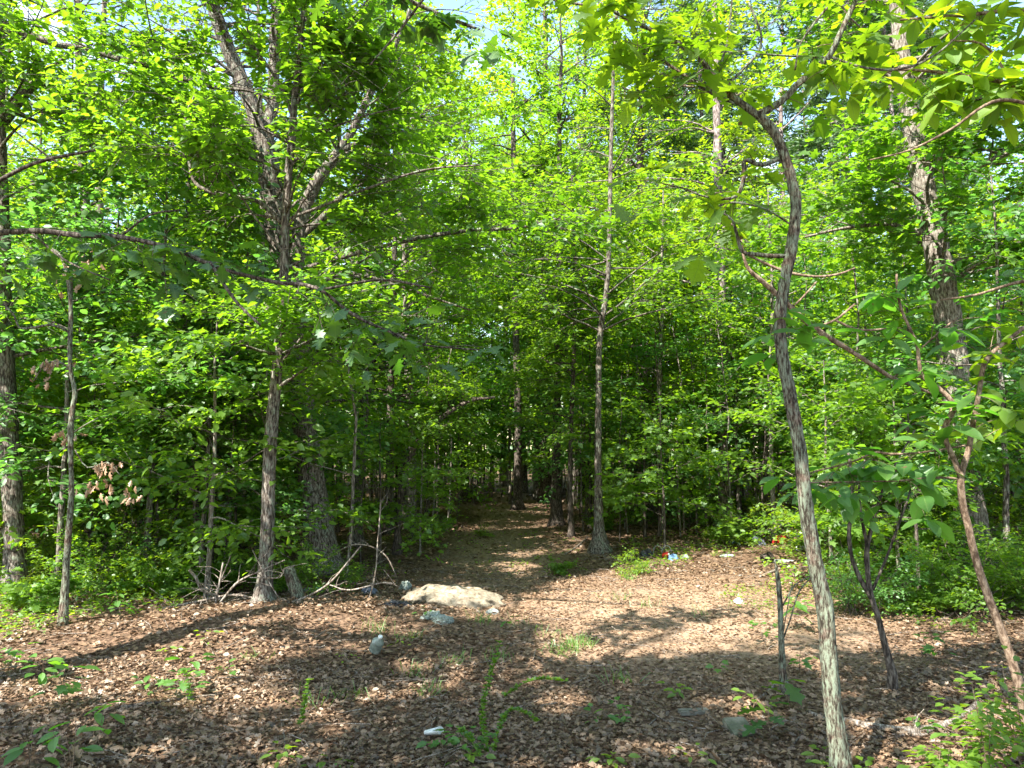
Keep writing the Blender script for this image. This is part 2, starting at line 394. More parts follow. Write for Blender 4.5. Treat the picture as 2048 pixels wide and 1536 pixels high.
M['grass'] = leaf_mat('grass_blade', (.06, .15, .02), (.12, .25, .03), (.15, .35, .02), (.3, .5, .03), trans=.4)
M['oak_bark'] = bark_mat('oak_bark', (.024, .018, .014), (.10, .08, .065), (.24, .215, .185), (.22, .27, .20), .45)
M['lichen_bark'] = bark_mat('lichen_bark', (.022, .014, .010), (.085, .06, .043), (.21, .165, .13), (.19, .245, .175), .55, vs=.22, sc=85)
M['dark_bark'] = bark_mat('dark_bark', (.018, .014, .011), (.07, .055, .045), (.17, .145, .12))
M['pale_bark'] = bark_mat('pale_bark', (.045, .035, .028), (.16, .135, .11), (.30, .27, .235), (.27, .31, .24), .42)
M['pine_bark'] = bark_mat('pine_bark', (.035, .025, .022), (.16, .125, .115), (.33, .28, .27), vs=.35, sc=30)
M['smooth_bark'] = bark_mat('smooth_bark', (.07, .045, .03), (.16, .11, .075), (.28, .21, .15), vs=.5, sc=40)
M['dead_wood'] = bark_mat('dead_wood', (.06, .045, .032), (.19, .155, .125), (.34, .30, .26), vs=.15, sc=60)
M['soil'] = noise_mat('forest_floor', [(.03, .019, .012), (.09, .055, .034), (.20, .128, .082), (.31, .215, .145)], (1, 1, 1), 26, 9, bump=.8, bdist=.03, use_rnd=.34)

# ------------------------------------------------------------------ ground and leaf litter
def grow(a, b, d0, f):
    out = [a]; d = d0
    while out[-1] < b: out.append(out[-1] + d); d *= f
    return out
ys = np.r_[-np.array(grow(0.0, 30, .5, 1.3))[:0:-1] + 1.5, np.arange(1.5, 13, .08), grow(13.0, 160, .1, 1.045)]
xh = np.r_[np.arange(0, 6, .08), grow(6.0, 130, .1, 1.07)]
xs = np.r_[-xh[:0:-1], xh]
X, Y = np.meshgrid(xs, ys); Z = ground_z(X, Y)
nx = len(xs); i = np.arange(len(ys) - 1)[:, None] * nx; j = np.arange(nx - 1)[None, :]
gb = MB(); WN = .38 + .62 * np.clip(np.maximum(.8 * np.exp(-((X - trail_x(Y)) / 1.0) ** 4) * (Y > 9), np.exp(-(((X - 1.7) / 2.1) ** 2 + ((Y - 7.9) / 2.4) ** 2) ** 2)), 0, 1)  # paler soil: wear on the path, painted sunlight in the clearing
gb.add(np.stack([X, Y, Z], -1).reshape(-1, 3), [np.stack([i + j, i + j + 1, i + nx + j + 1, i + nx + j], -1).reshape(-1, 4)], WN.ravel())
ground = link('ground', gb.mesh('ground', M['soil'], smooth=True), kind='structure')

rng = np.random.RandomState(5)
def visible_ground(n, y0, y1, rng, margin=1.12):
    y = np.sqrt(rng.uniform(y0 ** 2, y1 ** 2, n)); x = rng.uniform(-1, 1, n) * y * (1024 / F) * margin
    return x, y
# pale mound under the straw-coloured crust: keep the litter thin on it
mound_c = gat(915, 1195)
def worn_lit(x, y):
    """1 on the trodden path and clearing: litter crushed fine and bleached, with sunlight painted into the clearing as paler colour"""
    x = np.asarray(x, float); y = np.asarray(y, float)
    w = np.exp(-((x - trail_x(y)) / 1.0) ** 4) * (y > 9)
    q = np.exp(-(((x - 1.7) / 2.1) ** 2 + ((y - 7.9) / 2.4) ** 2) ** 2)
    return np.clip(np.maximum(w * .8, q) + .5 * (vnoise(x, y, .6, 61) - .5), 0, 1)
lb = MB()
for (y0, y1, n, s0, s1, lift) in [(2.6, 6.0, 56000, .020, .060, .014), (6.0, 11, 84000, .024, .066, .012), (11, 22, 40000, .05, .11, .01), (22, 45, 14000, .13, .26, .01)]:
    x, y = visible_ground(n, y0, y1, rng)
    dens = vnoise(x, y, .5, 71) * .6 + vnoise(x, y, .17, 72) * .4
    k = (((x - mound_c[0]) / .46) ** 2 + ((y - mound_c[1]) / .36) ** 2 > rng.uniform(-.9, 1.1, n)) & (dens > rng.uniform(.0, .55, n))
    x, y = x[k], y[k]; n = len(x); wn = worn_lit(x, y)
    mr = ((x - mound_c[0]) / .5) ** 2 + ((y - mound_c[1]) / .33) ** 2
    z = ground_z(x, y) + rng.uniform(.001, 1, n) * (lift + .018) * (1 - .6 * wn) + .10 * np.sqrt(np.clip(1 - mr, 0, 1))
    th = rng.uniform(0, 2 * math.pi, n); tilt = rng.normal(0, .5, (n, 2)) * (1 - .45 * wn)[:, None]
    Nn = np.c_[tilt, np.ones(n)]; D = np.c_[np.cos(th), np.sin(th), rng.normal(0, .22, n)]
    which = rng.randint(0, 6, n); sz = (s0 + (s1 - s0) * rng.random_sample(n) ** 1.8) * (1 - .22 * wn)
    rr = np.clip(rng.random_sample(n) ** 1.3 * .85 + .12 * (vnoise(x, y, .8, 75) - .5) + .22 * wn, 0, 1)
    for w in range(6):
        q = which == w; t = (T_LIT[w] if w < 4 else (T_OVAL if w == 4 else T_DIA)) if y0 < 5 else ((T_LIT[w] if w < 1 else (T_OVAL if w < 3 else T_DIA)) if y0 < 10 else T_DIA)
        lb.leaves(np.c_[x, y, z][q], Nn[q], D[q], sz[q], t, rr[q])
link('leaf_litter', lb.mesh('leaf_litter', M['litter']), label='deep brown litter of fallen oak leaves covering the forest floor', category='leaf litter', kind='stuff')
tb = MB()
x, y = visible_ground(1500, 2.8, 14, rng)
for a, b_ in zip(x, y):
    th = rng.uniform(0, 6.28); L = rng.uniform(.06, .38); d = np.array([math.cos(th), math.sin(th), 0]); p = np.array([a, b_, 0]); pts = np.array([p, p + d * L * .5 + rng.normal(0, .02, 3), p + d * L + rng.normal(0, .03, 3)])
    pts[:, 2] = ground_z(pts[:, 0], pts[:, 1]) + rng.uniform(.015, .05, 3); tb.tube(pts, np.array([1, .8, .5]) * rng.uniform(.0012, .0045), 4, cap=False)
link('fallen_twigs', tb.mesh('fallen_twigs', M['dead_wood']), label='thin dead twigs scattered all through the leaf litter', category='twigs', kind='stuff')
# the fallen leaves that show largest: each its own piece of the ground
fl_meshes = []
for w in range(4):
    for r_ in (.15, .45, .8, 1.0):
        b = MB(); b.leaves(np.zeros((1, 3)), np.array([[0, 0, 1.]]), np.array([[0, 1., 0]]), [1.0], T_LIT[w], np.array([r_])); fl_meshes.append(b.mesh('fallen_leaf', M['litter']))
x, y = visible_ground(290, 2.95, 4.3, rng, 1.0)
for a, b_ in zip(x, y):
    o = link('fallen_leaf', fl_meshes[rng.randint(16)], ground, (a, b_, float(ground_z(a, b_)) + rng.uniform(.03, .045)))
    o.rotation_euler = (rng.normal(0, .3), rng.normal(0, .3), rng.uniform(0, 6.28)); s = rng.uniform(.05, .088); o.scale = (s, s, s)

# ------------------------------------------------------------------ tree builders
UP = np.array([0, 0, 1.0])
def leaves_on_twigs(mb, S, D, Ln, rng, tmpl, size, per, flat=.35, r0=0.0, r1=1.0, mat=0, cull=None, droop=.25, jit=.03):
    """S start, D direction, Ln length of twigs; alternate leaves in a loose plane along each."""
    T = len(S); t = (np.arange(per) + .5) / per
    P = S[:, None, :] + D[:, None, :] * (t[None, :, None] * Ln[:, None, None])
    P[..., 2] -= droop * (t[None, :] ** 2) * Ln[:, None] * .5
    side = nrm(np.cross(D, UP)); sg = np.where(np.arange(per) % 2 == 0, 1., -1.)
    LD = D[:, None, :] * .55 + side[:, None, :] * sg[None, :, None] * .85 + rng.normal(0, .28, (T, per, 3)); LD[..., 2] -= .18
    P = P + rng.normal(0, jit, P.shape)
    Nn = UP + .22 * SUN + rng.normal(0, flat, (T, per, 3))
    P = P.reshape(-1, 3); LD = LD.reshape(-1, 3); Nn = Nn.reshape(-1, 3)
    rr = np.clip(rng.uniform(r0, r1, T)[:, None] * .55 + rng.uniform(r0, r1, (T, per)) * .45, 0, 1).ravel()
    sz = size * (.5 + .95 * rng.random_sample(len(P)) ** 1.3)
    k = rng.random_sample(len(P)) < .93
    if cull is not None: k &= cull(P)
    mb.leaves(P[k], Nn[k], LD[k], sz[k], tmpl, rr[k], mat)

def limb_path(p0, az, elev, L, rng, sag=0.0, wig=.06, n=7):
    pts = [np.array(p0, float)]; d = np.array([math.cos(az) * math.cos(elev), math.sin(az) * math.cos(elev), math.sin(elev)])
    for k in range(n):
        pts.append(pts[-1] + d * L / n); d = nrm(d + rng.normal(0, wig * 2, 3) + np.array([0, 0, -sag / n]))
    return np.array(pts)

def grow_limb(wood, S, D, Ln, path, r0, rng, sub_n, sub_len, tw_n, tw_len, k=5, subk=3, elev=.0):
    """wood tube for a limb with side branches; appends twig starts / directions / lengths."""
    def sunny(p):          # wood barring the sun from the bright patch is left out to light it
        if p[2] < 4: return False
        g = p - SUN * (p[2] / SUN[2]); return inpoly(np.array([g[0]]), np.array([g[1]]), LIT[0])[0]
    n = len(path); rad = np.linspace(r0, r0 * .25, n)
    if not (sunny(path[n // 2]) or sunny(path[-1])): wood.tube(path, rad, k, cap=False)
    elif path[0][2] > 8 and path[0][1] < 8: return
    else: wood.tube(path, rad, k, cap=False)
    for q in range(sub_n):
        f = rng.uniform(.22, 1.0) if q else 1.0
        x = f * (n - 1); i0 = min(int(x), n - 2); p = path[i0] + (path[i0 + 1] - path[i0]) * (x - i0)
        d = nrm(path[i0 + 1] - path[i0]); sd = nrm(np.cross(d, UP)) * (1 if q % 2 else -1)
        dd = nrm(d * rng.uniform(.3, .9) + sd * rng.uniform(.5, 1) + UP * rng.normal(elev, .25)) if q else d
        L = sub_len * rng.uniform(.5, 1.1) * (1.15 - .5 * f)
        sp = [p];
        for _ in range(4): sp.append(sp[-1] + dd * L / 4); dd = nrm(dd + rng.normal(0, .12, 3))
        sp = np.array(sp)
        if sunny(sp[2]) and sp[0][1] < 8: continue
        wood.tube(sp, np.linspace(max(r0 * .28, .004), .002, 5), subk, cap=False)
        m = tw_n
        g = rng.uniform(.1, 1, m) * 4; gi = np.minimum(g.astype(int), 3); pp = sp[gi] + (sp[gi + 1] - sp[gi]) * (g - gi)[:, None]
        s2 = nrm(np.cross(dd, UP)) * np.where(np.arange(m) % 2, 1, -1)[:, None]
        td = nrm(dd * rng.uniform(.3, 1, (m, 1)) + s2 * rng.uniform(.4, 1.1, (m, 1)) + UP * rng.normal(elev * .6, .22, (m, 1)))
        S.append(pp); D.append(td); Ln.append(tw_len * rng.uniform(.5, 1.2, m))

def gen_tree(rng, base, H, cb, cr, n_limb, elev0, elev1, trunk_r, sub_n=7, sub_len=.9, tw_n=6, tw_len=.4, sag=.25, lean=(0, 0), trunk_path=None, prof=None, k=8):
    """returns trunk MB, wood MB and twig arrays. cb = crown base as a fraction of H"""
    trunk, wood = MB(), MB(); S, D, Ln = [], [], []
    base = np.array(base, float)
    if trunk_path is None:
        n = 12; t = np.linspace(0, 1, n)
        w = np.cumsum(rng.normal(0, .018 * H / 6, (n, 2)), 0); w -= w[0]
        tp = base + np.c_[w[:, 0] + lean[0] * t * H, w[:, 1] + lean[1] * t * H, t * H]; tr = trunk_r * (1 - .82 * t) ** .8; tr[0] *= 1.5
        tp[0, 2] -= .15
        trunk.tube(tp, tr, k, cap=False)
    else:
        tp, tr = trunk_path; t = (tp[:, 2] - tp[0, 2]) / (tp[-1, 2] - tp[0, 2])
    az = rng.uniform(0, 6.28)
    for q in range(n_limb):
        f = cb + (1 - cb) * (q + rng.uniform(.1, .9)) / n_limb
        x = np.interp(f, t, np.arange(len(t))); i0 = min(int(x), len(tp) - 2); p = tp[i0] + (tp[i0 + 1] - tp[i0]) * (x - i0)
        az += 2.4 + rng.normal(0, .4); u = (f - cb) / (1 - cb)
        pr = prof(u) if prof else (math.sin(math.pi * min(1, .22 + .78 * u)) ** .6)
        L = cr * max(.25, pr) * rng.uniform(.75, 1.1)
        path = limb_path(p, az, elev0 + (elev1 - elev0) * u + rng.normal(0, .1), L, rng, sag)
        grow_limb(wood, S, D, Ln, path, max(.006, np.interp(f, t, tr) * .45), rng, max(2, int(sub_n * L / cr) + 1), sub_len, tw_n, tw_len)
    return trunk, wood, np.vstack(S), np.vstack(D), np.concatenate(Ln)

def make_tree(name, label, cat, group, rng, base, leaf, tmpl, lsize, per, barkm, flat=.35, cull=None, origin=None, **kw):
    root = thing(name, label, cat, tuple(base), group)
    trunk, wood, S, D, Ln = gen_tree(rng, base, **kw)
    link('trunk', trunk.mesh('trunk', barkm, base, True), root)
    link('branches', wood.mesh('branches', barkm, base, True), root, kind='stuff')
    cb_ = MB(); leaves_on_twigs(cb_, S, D, Ln, rng, tmpl, lsize, per, flat if flat > .9 else .5, cull=cull)
    link('crown', cb_.mesh('crown', leaf, base), root, kind='stuff')
    return root

PROTO = {}
def protos(kind, n, **kw):
    PROTO[kind] = kw_list = []
    for i in range(n): kw_list.append(None)

# shared kinds, built at the origin of their first placing
def mk_sapling(i, base, label, group):
    r = np.random.RandomState(100 + i); H = [4.6, 6.2, 3.4, 7.4, 5.4, 2.6, 6.8, 4.0][i]
    lf = [M['leaf_under'], M['leaf_over'], M['leaf_under'], M['leaf_yel'], M['leaf_blue'], M['leaf_under'], M['leaf_under'], M['leaf_blue']][i]
    tm = [T_MAPLE, T_OVAL, T_OVAL, T_MAPLE, T_OVAL, T_MAPLE, T_OVAL, T_DIA][i]
    return make_tree('sapling', label, 'sapling', group, r, base, lf, tm, [.105, .09, .10, .115, .10, .10, .10, .085][i], 7, [M['oak_bark'], M['dark_bark'], M['pale_bark'], M['dark_bark']][i % 4],
                     H=H, cb=[.3, .36, .22, .38, .3, .2, .36, .25][i], cr=[1.7, 1.9, 1.2, 2.1, 1.7, 1.0, 1.9, 1.4][i], n_limb=[16, 18, 13, 20, 17, 10, 19, 14][i], elev0=.05, elev1=.7, trunk_r=.012 + .006 * H, sub_n=8, sub_len=.85, tw_n=5, tw_len=.5, sag=.3)
def mk_tall(i, base, label, group):
    r = np.random.RandomState(200 + i); H = [15, 17, 13, 16, 18][i]
    return make_tree('tall_tree', label, 'tree', group, r, base, [M['leaf_over'], M['leaf_yel'], M['leaf_over'], M['leaf_under'], M['leaf_over']][i], [T_OVAL, T_DIA, T_DIA, T_OVAL, T_DIA][i], .12, 8, [M['oak_bark'], M['dark_bark'], M['oak_bark'], M['pale_bark'], M['dark_bark']][i],
                     H=H, cb=[.3, .38, .25, .42, .35][i], cr=[3.2, 3.4, 2.8, 3.0, 3.6][i], n_limb=[22, 22, 20, 20, 24][i], elev0=.25, elev1=1.0, trunk_r=[.14, .17, .11, .15, .18][i], sub_n=9, sub_len=1.4, tw_n=8, tw_len=.6, sag=.2)
def mk_pine(i, base, label, group):
    r = np.random.RandomState(300 + i); H = [18, 20, 17][i]
    return make_tree('pine_tree', label, 'tree', group, r, base, M['leaf_pine'], (A_([0, 0, 0], [-.09, .5, 0], [0, 1, 0], [.09, .5, 0]), T_DIA[1]), .26, 9, M['pine_bark'], flat=1.0,
                     H=H, cb=[.5, .55, .42][i], cr=2.4, n_limb=24, elev0=.1, elev1=.8, trunk_r=[.15, .17, .13][i], sub_n=8, sub_len=.9, tw_n=7, tw_len=.35, sag=.1)
MK = {'sapling': (mk_sapling, 8), 'tall': (mk_tall, 5), 'pine': (mk_pine, 3)}
_first = {}
def place(kind, i, x, y, rz, sc, label, group):
    base = (x, y, float(ground_z(x, y)))
    if (kind, i) not in _first:
        o = MK[kind][0](i, base, label, group); _first[(kind, i)] = o; o.rotation_euler[2] = rz; o.scale = (sc,) * 3; return o
    return copy_tree(_first[(kind, i)], base, rz, sc, label, group)

# ------------------------------------------------------------------ traced trees of the photograph
def traced_tree(name, label, cat, depth, trunk_pts, barkm, limbs=(), seed=1, rough=.10, k=14, step=.05, group=None):
    """limbs: (part name, points). Returns root, trunk path, limb paths."""
    b = at(trunk_pts[0][0], trunk_pts[0][1], trunk_pts[0][3] if len(trunk_pts[0]) > 3 else depth)
    base = np.array([b[0], b[1], float(ground_z(b[0], b[1]))]); r = np.random.RandomState(seed)
    root = thing(name, label, cat, tuple(base), group)
    P, R = traced(trunk_pts, depth, step)
    P = np.vstack([[base[0], base[1], base[2] - .12], P[P[:, 2] > base[2] + .03]]) if P[0, 2] < base[2] + .2 or True else P
    R = np.r_[R[0] * 1.25, R[-(len(P) - 1):]]
    R = R * (1 + .5 * np.exp(-np.clip(P[:, 2] - base[2], 0, 9) / .13))
    mb = MB(); mb.tube(P, R, k, rough, r); link('trunk', mb.mesh('trunk', barkm, base, True), root)
    paths = [(P, R)]
    for nm, pts in limbs:
        Q, q = traced(pts, depth, step); mb = MB(); mb.tube(Q, q, max(6, k - 5), rough, r)
        link(nm, mb.mesh(nm, barkm, base, True), root); paths.append((Q, q))
    return root, base, paths

def crown_on(root, base, paths, rng, leaf, tmpl, lsize, per, n_sub, sub_len, tw_n, tw_len, barkm, fmin=.3, cull=None, elev=.1, extra=None, flat=.4, name='crown'):
    """side branches, twigs and leaves along given paths (and optional extra limbs)"""
    wood, S, D, Ln = MB(), [], [], []
    for (P, R), m in zip(paths, n_sub):
        for q in range(m):
            x = rng.uniform(fmin, 1) * (len(P) - 1); i0 = min(int(x), len(P) - 2); p = P[i0]
            az = rng.uniform(0, 6.28)
            path = limb_path(p, az, rng.uniform(-.1, .6) + elev, sub_len * rng.uniform(.5, 1.1), rng, .25, n=5)
            grow_limb(wood, S, D, Ln, path, max(.005, min(.03, R[i0] * .4)), rng, 4, sub_len * .5, tw_n, tw_len, 4)
    if extra is not None: extra(wood, S, D, Ln)
    S, D, Ln = np.vstack(S), np.vstack(D), np.concatenate(Ln)
    kv = (S[:, 2] < 9) & (S[:, 1] > 2) & (clear_view(S, rng) if cull is not None else True)
    if cull is not None: kv &= cull(S + D * Ln[:, None] * .5)
    for p_, d_, l_ in zip(S[kv], D[kv], Ln[kv]):
        t_ = np.array([p_, p_ + d_ * l_ * .55 - [0, 0, .03 * l_], p_ + d_ * l_ - [0, 0, .12 * l_]]); wood.tube(t_, np.array([.0035, .0025, .0015]), 3, cap=False)
    link('branches', wood.mesh('branches', barkm, base, True), root, kind='stuff')
    cm_ = MB(); leaves_on_twigs(cm_, S, D, Ln, rng, tmpl, lsize, per, flat, cull=cull)
    link(name, cm_.mesh(name, leaf, base), root, kind='stuff')

def high_crown(P, R, rng, H, cr, n, sub_n=8, e0=.3, e1=1.0):
    """continues a traced trunk above the frame and returns an 'extra' that grows a full crown there"""
    def f(wood, S, D, Ln):
        top = P[-1]; d = nrm(P[-1] - P[-6]) * .5 + UP * .5; m = max(2, int((H - top[2]) / .8)); pts = [top]
        for _ in range(m): pts.append(pts[-1] + nrm(d + rng.normal(0, .05, 3)) * (H - top[2]) / m)
        pts = np.array(pts); rr = np.linspace(R[-1], .02, len(pts)); wood.tube(pts, rr, 7, cap=False)
        az = rng.uniform(0, 6)
        for q in range(n):
            f_ = (q + rng.uniform()) / n; x = f_ * (len(pts) - 1); i0 = min(int(x), len(pts) - 2); p = pts[i0] + (pts[i0 + 1] - pts[i0]) * (x - i0)
            az += 2.4 + rng.normal(0, .3); L = cr * (1 - .6 * f_) * rng.uniform(.7, 1.1)
            path = limb_path(p, az, e0 + (e1 - e0) * f_, L, rng, .2)
            grow_limb(wood, S, D, Ln, path, max(.01, rr[i0] * .4), rng, sub_n + 3, 1.3, 11, .5)
    return f

def CULL(seed):
    r = np.random.RandomState(seed)
    return lambda P: sun_keep(P, r)

# --- slender oak in front of the big forked oak
r5 = np.random.RandomState(55)
root, b5, pa = traced_tree('oak_tree', 'slender straight oak with pale bark, flared base beside the brush pile', 'tree', 7.75,
    [(525, 1222, 45.4), (527, 1190, 34.4), (532, 1130, 28.2), (537, 1000, 25.9), (540, 900, 25.0), (548, 800, 23.5), (558, 700, 20.3), (565, 600, 18.8), (570, 500, 17.2), (572, 430, 17.2), (578, 340, 16.4), (585, 260, 15.6), (590, 190, 13.2), (600, 100, 10.9), (607, 20, 9.4), (610, -120, 7.0)],
    M['oak_bark'], [
    ('limb', [(562, 445, 11), (520, 405, 9), (470, 393, 8), (425, 385, 8), (390, 365, 7), (378, 320, 6), (370, 240, 5), (390, 190, 4)]),
    ('limb', [(586, 235, 9), (560, 170, 7), (520, 110, 5), (490, 50, 4)]),
    ('limb', [(588, 215, 9), (620, 165, 8), (655, 105, 6), (690, 60, 4)]),
    ('limb', [(575, 340, 6), (640, 270, 5), (720, 235, 4), (800, 215, 3)]),
    ('limb', [(572, 440, 7), (650, 410, 6), (740, 375, 5), (850, 340, 4), (960, 330, 3)]),
    ('limb', [(552, 740, 6), (590, 690, 5), (630, 655, 4), (700, 640, 3)])], seed=3)
crown_on(root, b5, pa, r5, M['leaf_over'], T_OVAL, .085, 8, [40, 16, 10, 12, 12, 14, 5], 1.1, 10, .42, M['oak_bark'], fmin=.3, cull=CULL(1), extra=high_crown(*pa[0], r5, 12, 2.8, 10))

# --- big forked oak
r6 = np.random.RandomState(66)
root, b6, pa = traced_tree('oak_tree', 'big grey oak forking into heavy dark limbs behind the slender oak', 'tree', 10.6,
    [(642, 1140, 84), (640, 1110, 70), (636, 1050, 60), (622, 950, 50), (608, 850, 47), (600, 750, 46), (592, 660, 46), (578, 580, 46), (562, 500, 46), (550, 430, 46), (540, 360, 44), (530, 290, 42), (505, 215, 34), (465, 120, 30), (432, 30, 26), (405, -80, 22)],
    M['oak_bark'], [
    ('limb', [(532, 290, 30), (545, 210, 26), (548, 110, 22), (553, 0, 20), (560, -90, 16)]),
    ('limb', [(524, 320, 16), (495, 270, 14), (468, 228, 12)]),
    ('limb', [(592, 600, 34), (594, 520, 30), (604, 440, 28), (630, 370, 25), (668, 315, 20), (700, 270, 16), (740, 190, 14), (790, 90, 12), (820, 20, 9)]),
    ('limb', [(672, 305, 14), (720, 285, 12), (780, 255, 10), (850, 230, 6)]),
    ('limb', [(606, 470, 15), (650, 430, 14), (680, 395, 12), (720, 370, 8), (830, 345, 6), (940, 325, 4)]),
    ('limb', [(598, 560, 10), (680, 545, 8), (760, 560, 7), (850, 590, 5), (940, 620, 4)]),
    ('limb', [(600, 540, 12), (700, 510, 10), (820, 480, 9), (930, 462, 8), (1040, 455, 6), (1140, 430, 4)])], seed=4, k=18)
crown_on(root, b6, pa, r6, M['leaf_over'], T_DIA, .11, 8, [44, 20, 6, 20, 8, 9, 9, 10], 1.7, 9, .5, M['oak_bark'], fmin=.4, cull=CULL(2), extra=high_crown(*pa[0], r6, 15, 4.0, 16))

# --- oak at the left edge with the broken limb
r7 = np.random.RandomState(77)
root, b7, pa = traced_tree('oak_tree', 'mottled oak trunk at the picture edge with a snapped limb stub', 'tree', 8.8,
    [(28, 1185, 48.0), (30, 1100, 38.4), (22, 950, 35.2), (14, 800, 33.6), (8, 620, 30.4), (4, 450, 27.2), (0, 300, 24.0), (-4, 120, 24.0), (-4, 0, 22.4), (-10, -100, 19.2)],
    M['oak_bark'], [
    ('limb', [(0, 60, 16), (50, 66, 14), (110, 88, 13), (170, 98, 12), (240, 118, 12), (300, 132, 11), (370, 158, 10), (430, 175, 8), (500, 182, 6), (560, 205, 4)]),
    ('broken_limb', [(2, 245, 26), (25, 215, 24), (50, 185, 22), (78, 162, 18)]),
    ('limb', [(150, 96, 6), (110, 130, 7), (60, 160, 6), (20, 200, 4)])], seed=5, k=16)
crown_on(root, b7, pa, r7, M['leaf_over'], T_OVAL, .09, 8, [30, 28, 0, 6], 1.5, 11, .45, M['oak_bark'], fmin=.35, cull=CULL(3), extra=high_crown(*pa[0], r7, 13, 3.6, 14))

# --- big leaning oak on the right
r18 = np.random.RandomState(18)
root, b18, pa = traced_tree('oak_tree', 'thick pale oak leaning behind the smooth many-stemmed shrub', 'tree', 9.8,
    [(1956, 1160, 77.3), (1950, 1100, 60.7), (1936, 1000, 55.2), (1918, 820, 52.4), (1897, 650, 50.6), (1880, 540, 48.8), (1862, 440, 46.0), (1846, 370, 43.2), (1826, 280, 39.6), (1806, 130, 31.3), (1792, 0, 27.6), (1780, -90, 22.1)],
    M['pale_bark'], [
    ('limb', [(1848, 466, 16), (1815, 462, 14), (1780, 448, 11), (1740, 450, 8), (1680, 458, 6), (1610, 474, 4)]),
    ('limb', [(1878, 432, 9), (1903, 395, 8), (1908, 365, 7), (1935, 345, 10), (1985, 320, 11), (2060, 285, 12)])], seed=6, k=18)
crown_on(root, b18, pa, r18, M['leaf_over'], T_MAPLE, .10, 8, [34, 12, 12], 1.6, 10, .45, M['pale_bark'], fmin=.45, cull=CULL(4), extra=high_crown(*pa[0], r18, 14, 3.2, 11))

# --- middle-distance traced trunks
MID = [
 ('tree standing in the middle of the path where it bends away', 22.5, [(1036, 1006, 22), (1035, 960, 16), (1037, 860, 15), (1034, 740, 14), (1030, 600, 13), (1028, 400, 11), (1025, 150, 9)], 'dark_bark', 13, 2.4),
 ('dark trunk with flared roots where path and litter-covered clearing meet', 12.6, [(1200, 1098, 35.4), (1198, 1060, 23.1), (1197, 1000, 17.0), (1196, 900, 13.6), (1197, 800, 12.2), (1199, 680, 11.6), (1212, 590, 10.9), (1218, 500, 9.5), (1222, 300, 8.2), (1228, 100, 6.8)], 'oak_bark', 12, 2.6),
 ('straight dark trunk rising beside the scattered red and blue rubbish', 16.2, [(1450, 1046, 36), (1449, 1000, 26), (1447, 900, 23), (1447, 780, 22), (1443, 640, 21), (1440, 520, 20), (1437, 400, 18), (1433, 200, 15), (1430, 40, 12)], 'pine_bark', 15, 2.8),
 ('shaded trunk just beyond the one with flared roots by the path', 17.5, [(1113, 1040, 26), (1112, 980, 20), (1113, 880, 17), (1116, 700, 15), (1120, 480, 12), (1118, 200, 9)], 'dark_bark', 12, 2.2),
 ('thin black stem between the two trunks along the path edge', 14.5, [(1142, 1062, 12), (1140, 980, 10), (1142, 860, 9), (1148, 700, 8), (1150, 520, 6)], 'dark_bark', 7, 1.6),
 ('thick shaded trunk behind the snapped brown-leaved sapling', 13.0, [(196, 1090, 30), (192, 950, 27), (190, 800, 27), (186, 640, 25), (176, 480, 20), (165, 320, 17), (158, 150, 13), (155, 0, 10)], 'dark_bark', 13, 2.6),
 ('slim dark trunk curving up between bushes near the brush pile', 9.6, [(398, 1150, 15), (393, 1050, 12), (388, 900, 11), (374, 760, 10), (370, 660, 9), (368, 520, 7)], 'dark_bark', 6, 1.6),
 ('pale trunk seen just behind the slender oak', 12.2, [(524, 1110, 24), (526, 960, 20), (527, 800, 19), (530, 700, 19), (528, 560, 17), (526, 420, 13), (520, 250, 10)], 'pale_bark', 11, 2.2),
 ('white barked trunk standing clear above the arched dark stem', 16.5, [(822, 1030, 22), (824, 900, 17), (818, 760, 16), (814, 640, 15), (812, 560, 15), (800, 420, 11), (795, 250, 8)], 'pale_bark', 11, 2.2),
 ('dark trunk in the thicket left of the path entrance', 13.5, [(712, 1062, 26), (715, 960, 22), (725, 860, 20), (740, 740, 17), (752, 600, 14), (764, 450, 11)], 'oak_bark', 10, 2.0),
 ('second thin trunk beyond the dark one in the thicket by the path', 15.5, [(776, 1040, 16), (778, 940, 14), (781, 800, 13), (785, 650, 11), (790, 480, 9)], 'dark_bark', 10, 1.9),
 ('leaning black trunk high in the leaves above the rubbish', 19, [(1262, 1010, 18), (1275, 850, 17), (1292, 700, 16), (1308, 610, 15), (1330, 510, 13), (1348, 400, 10)], 'dark_bark', 9, 2.0),
]
for q, (lab, dep, pts, bk, H, cr) in enumerate(MID):
    rr = np.random.RandomState(400 + q)
    root, b_, pa = traced_tree('forest_tree', lab, 'tree', dep, pts, M[bk], seed=q + 20, k=10, step=.12)
    crown_on(root, b_, pa, rr, M[['leaf_over', 'leaf_under', 'leaf_yel'][q % 3]], T_DIA, .105, 8, [int(18 + cr * 6)], cr * .8, 9, .48, M[bk], fmin=.42, cull=CULL(10 + q),
             extra=high_crown(*pa[0], rr, H, cr, 8) if H > pa[0][0][-1, 2] + 1 else None)

# arched dark stem over the path
root, b_, pa = traced_tree('arched_tree', 'black stem arching out of the thicket toward the path', 'tree', 12.2,
    [(795, 1075, 14), (800, 1000, 13), (812, 930, 12), (835, 885, 11), (868, 848, 10), (905, 820, 9), (945, 800, 7), (990, 795, 5)], M['dark_bark'], seed=44, k=9)
crown_on(root, b_, pa, np.random.RandomState(12), M['leaf_under'], T_OVAL, .085, 8, [12], .8, 6, .35, M['dark_bark'], fmin=.5)

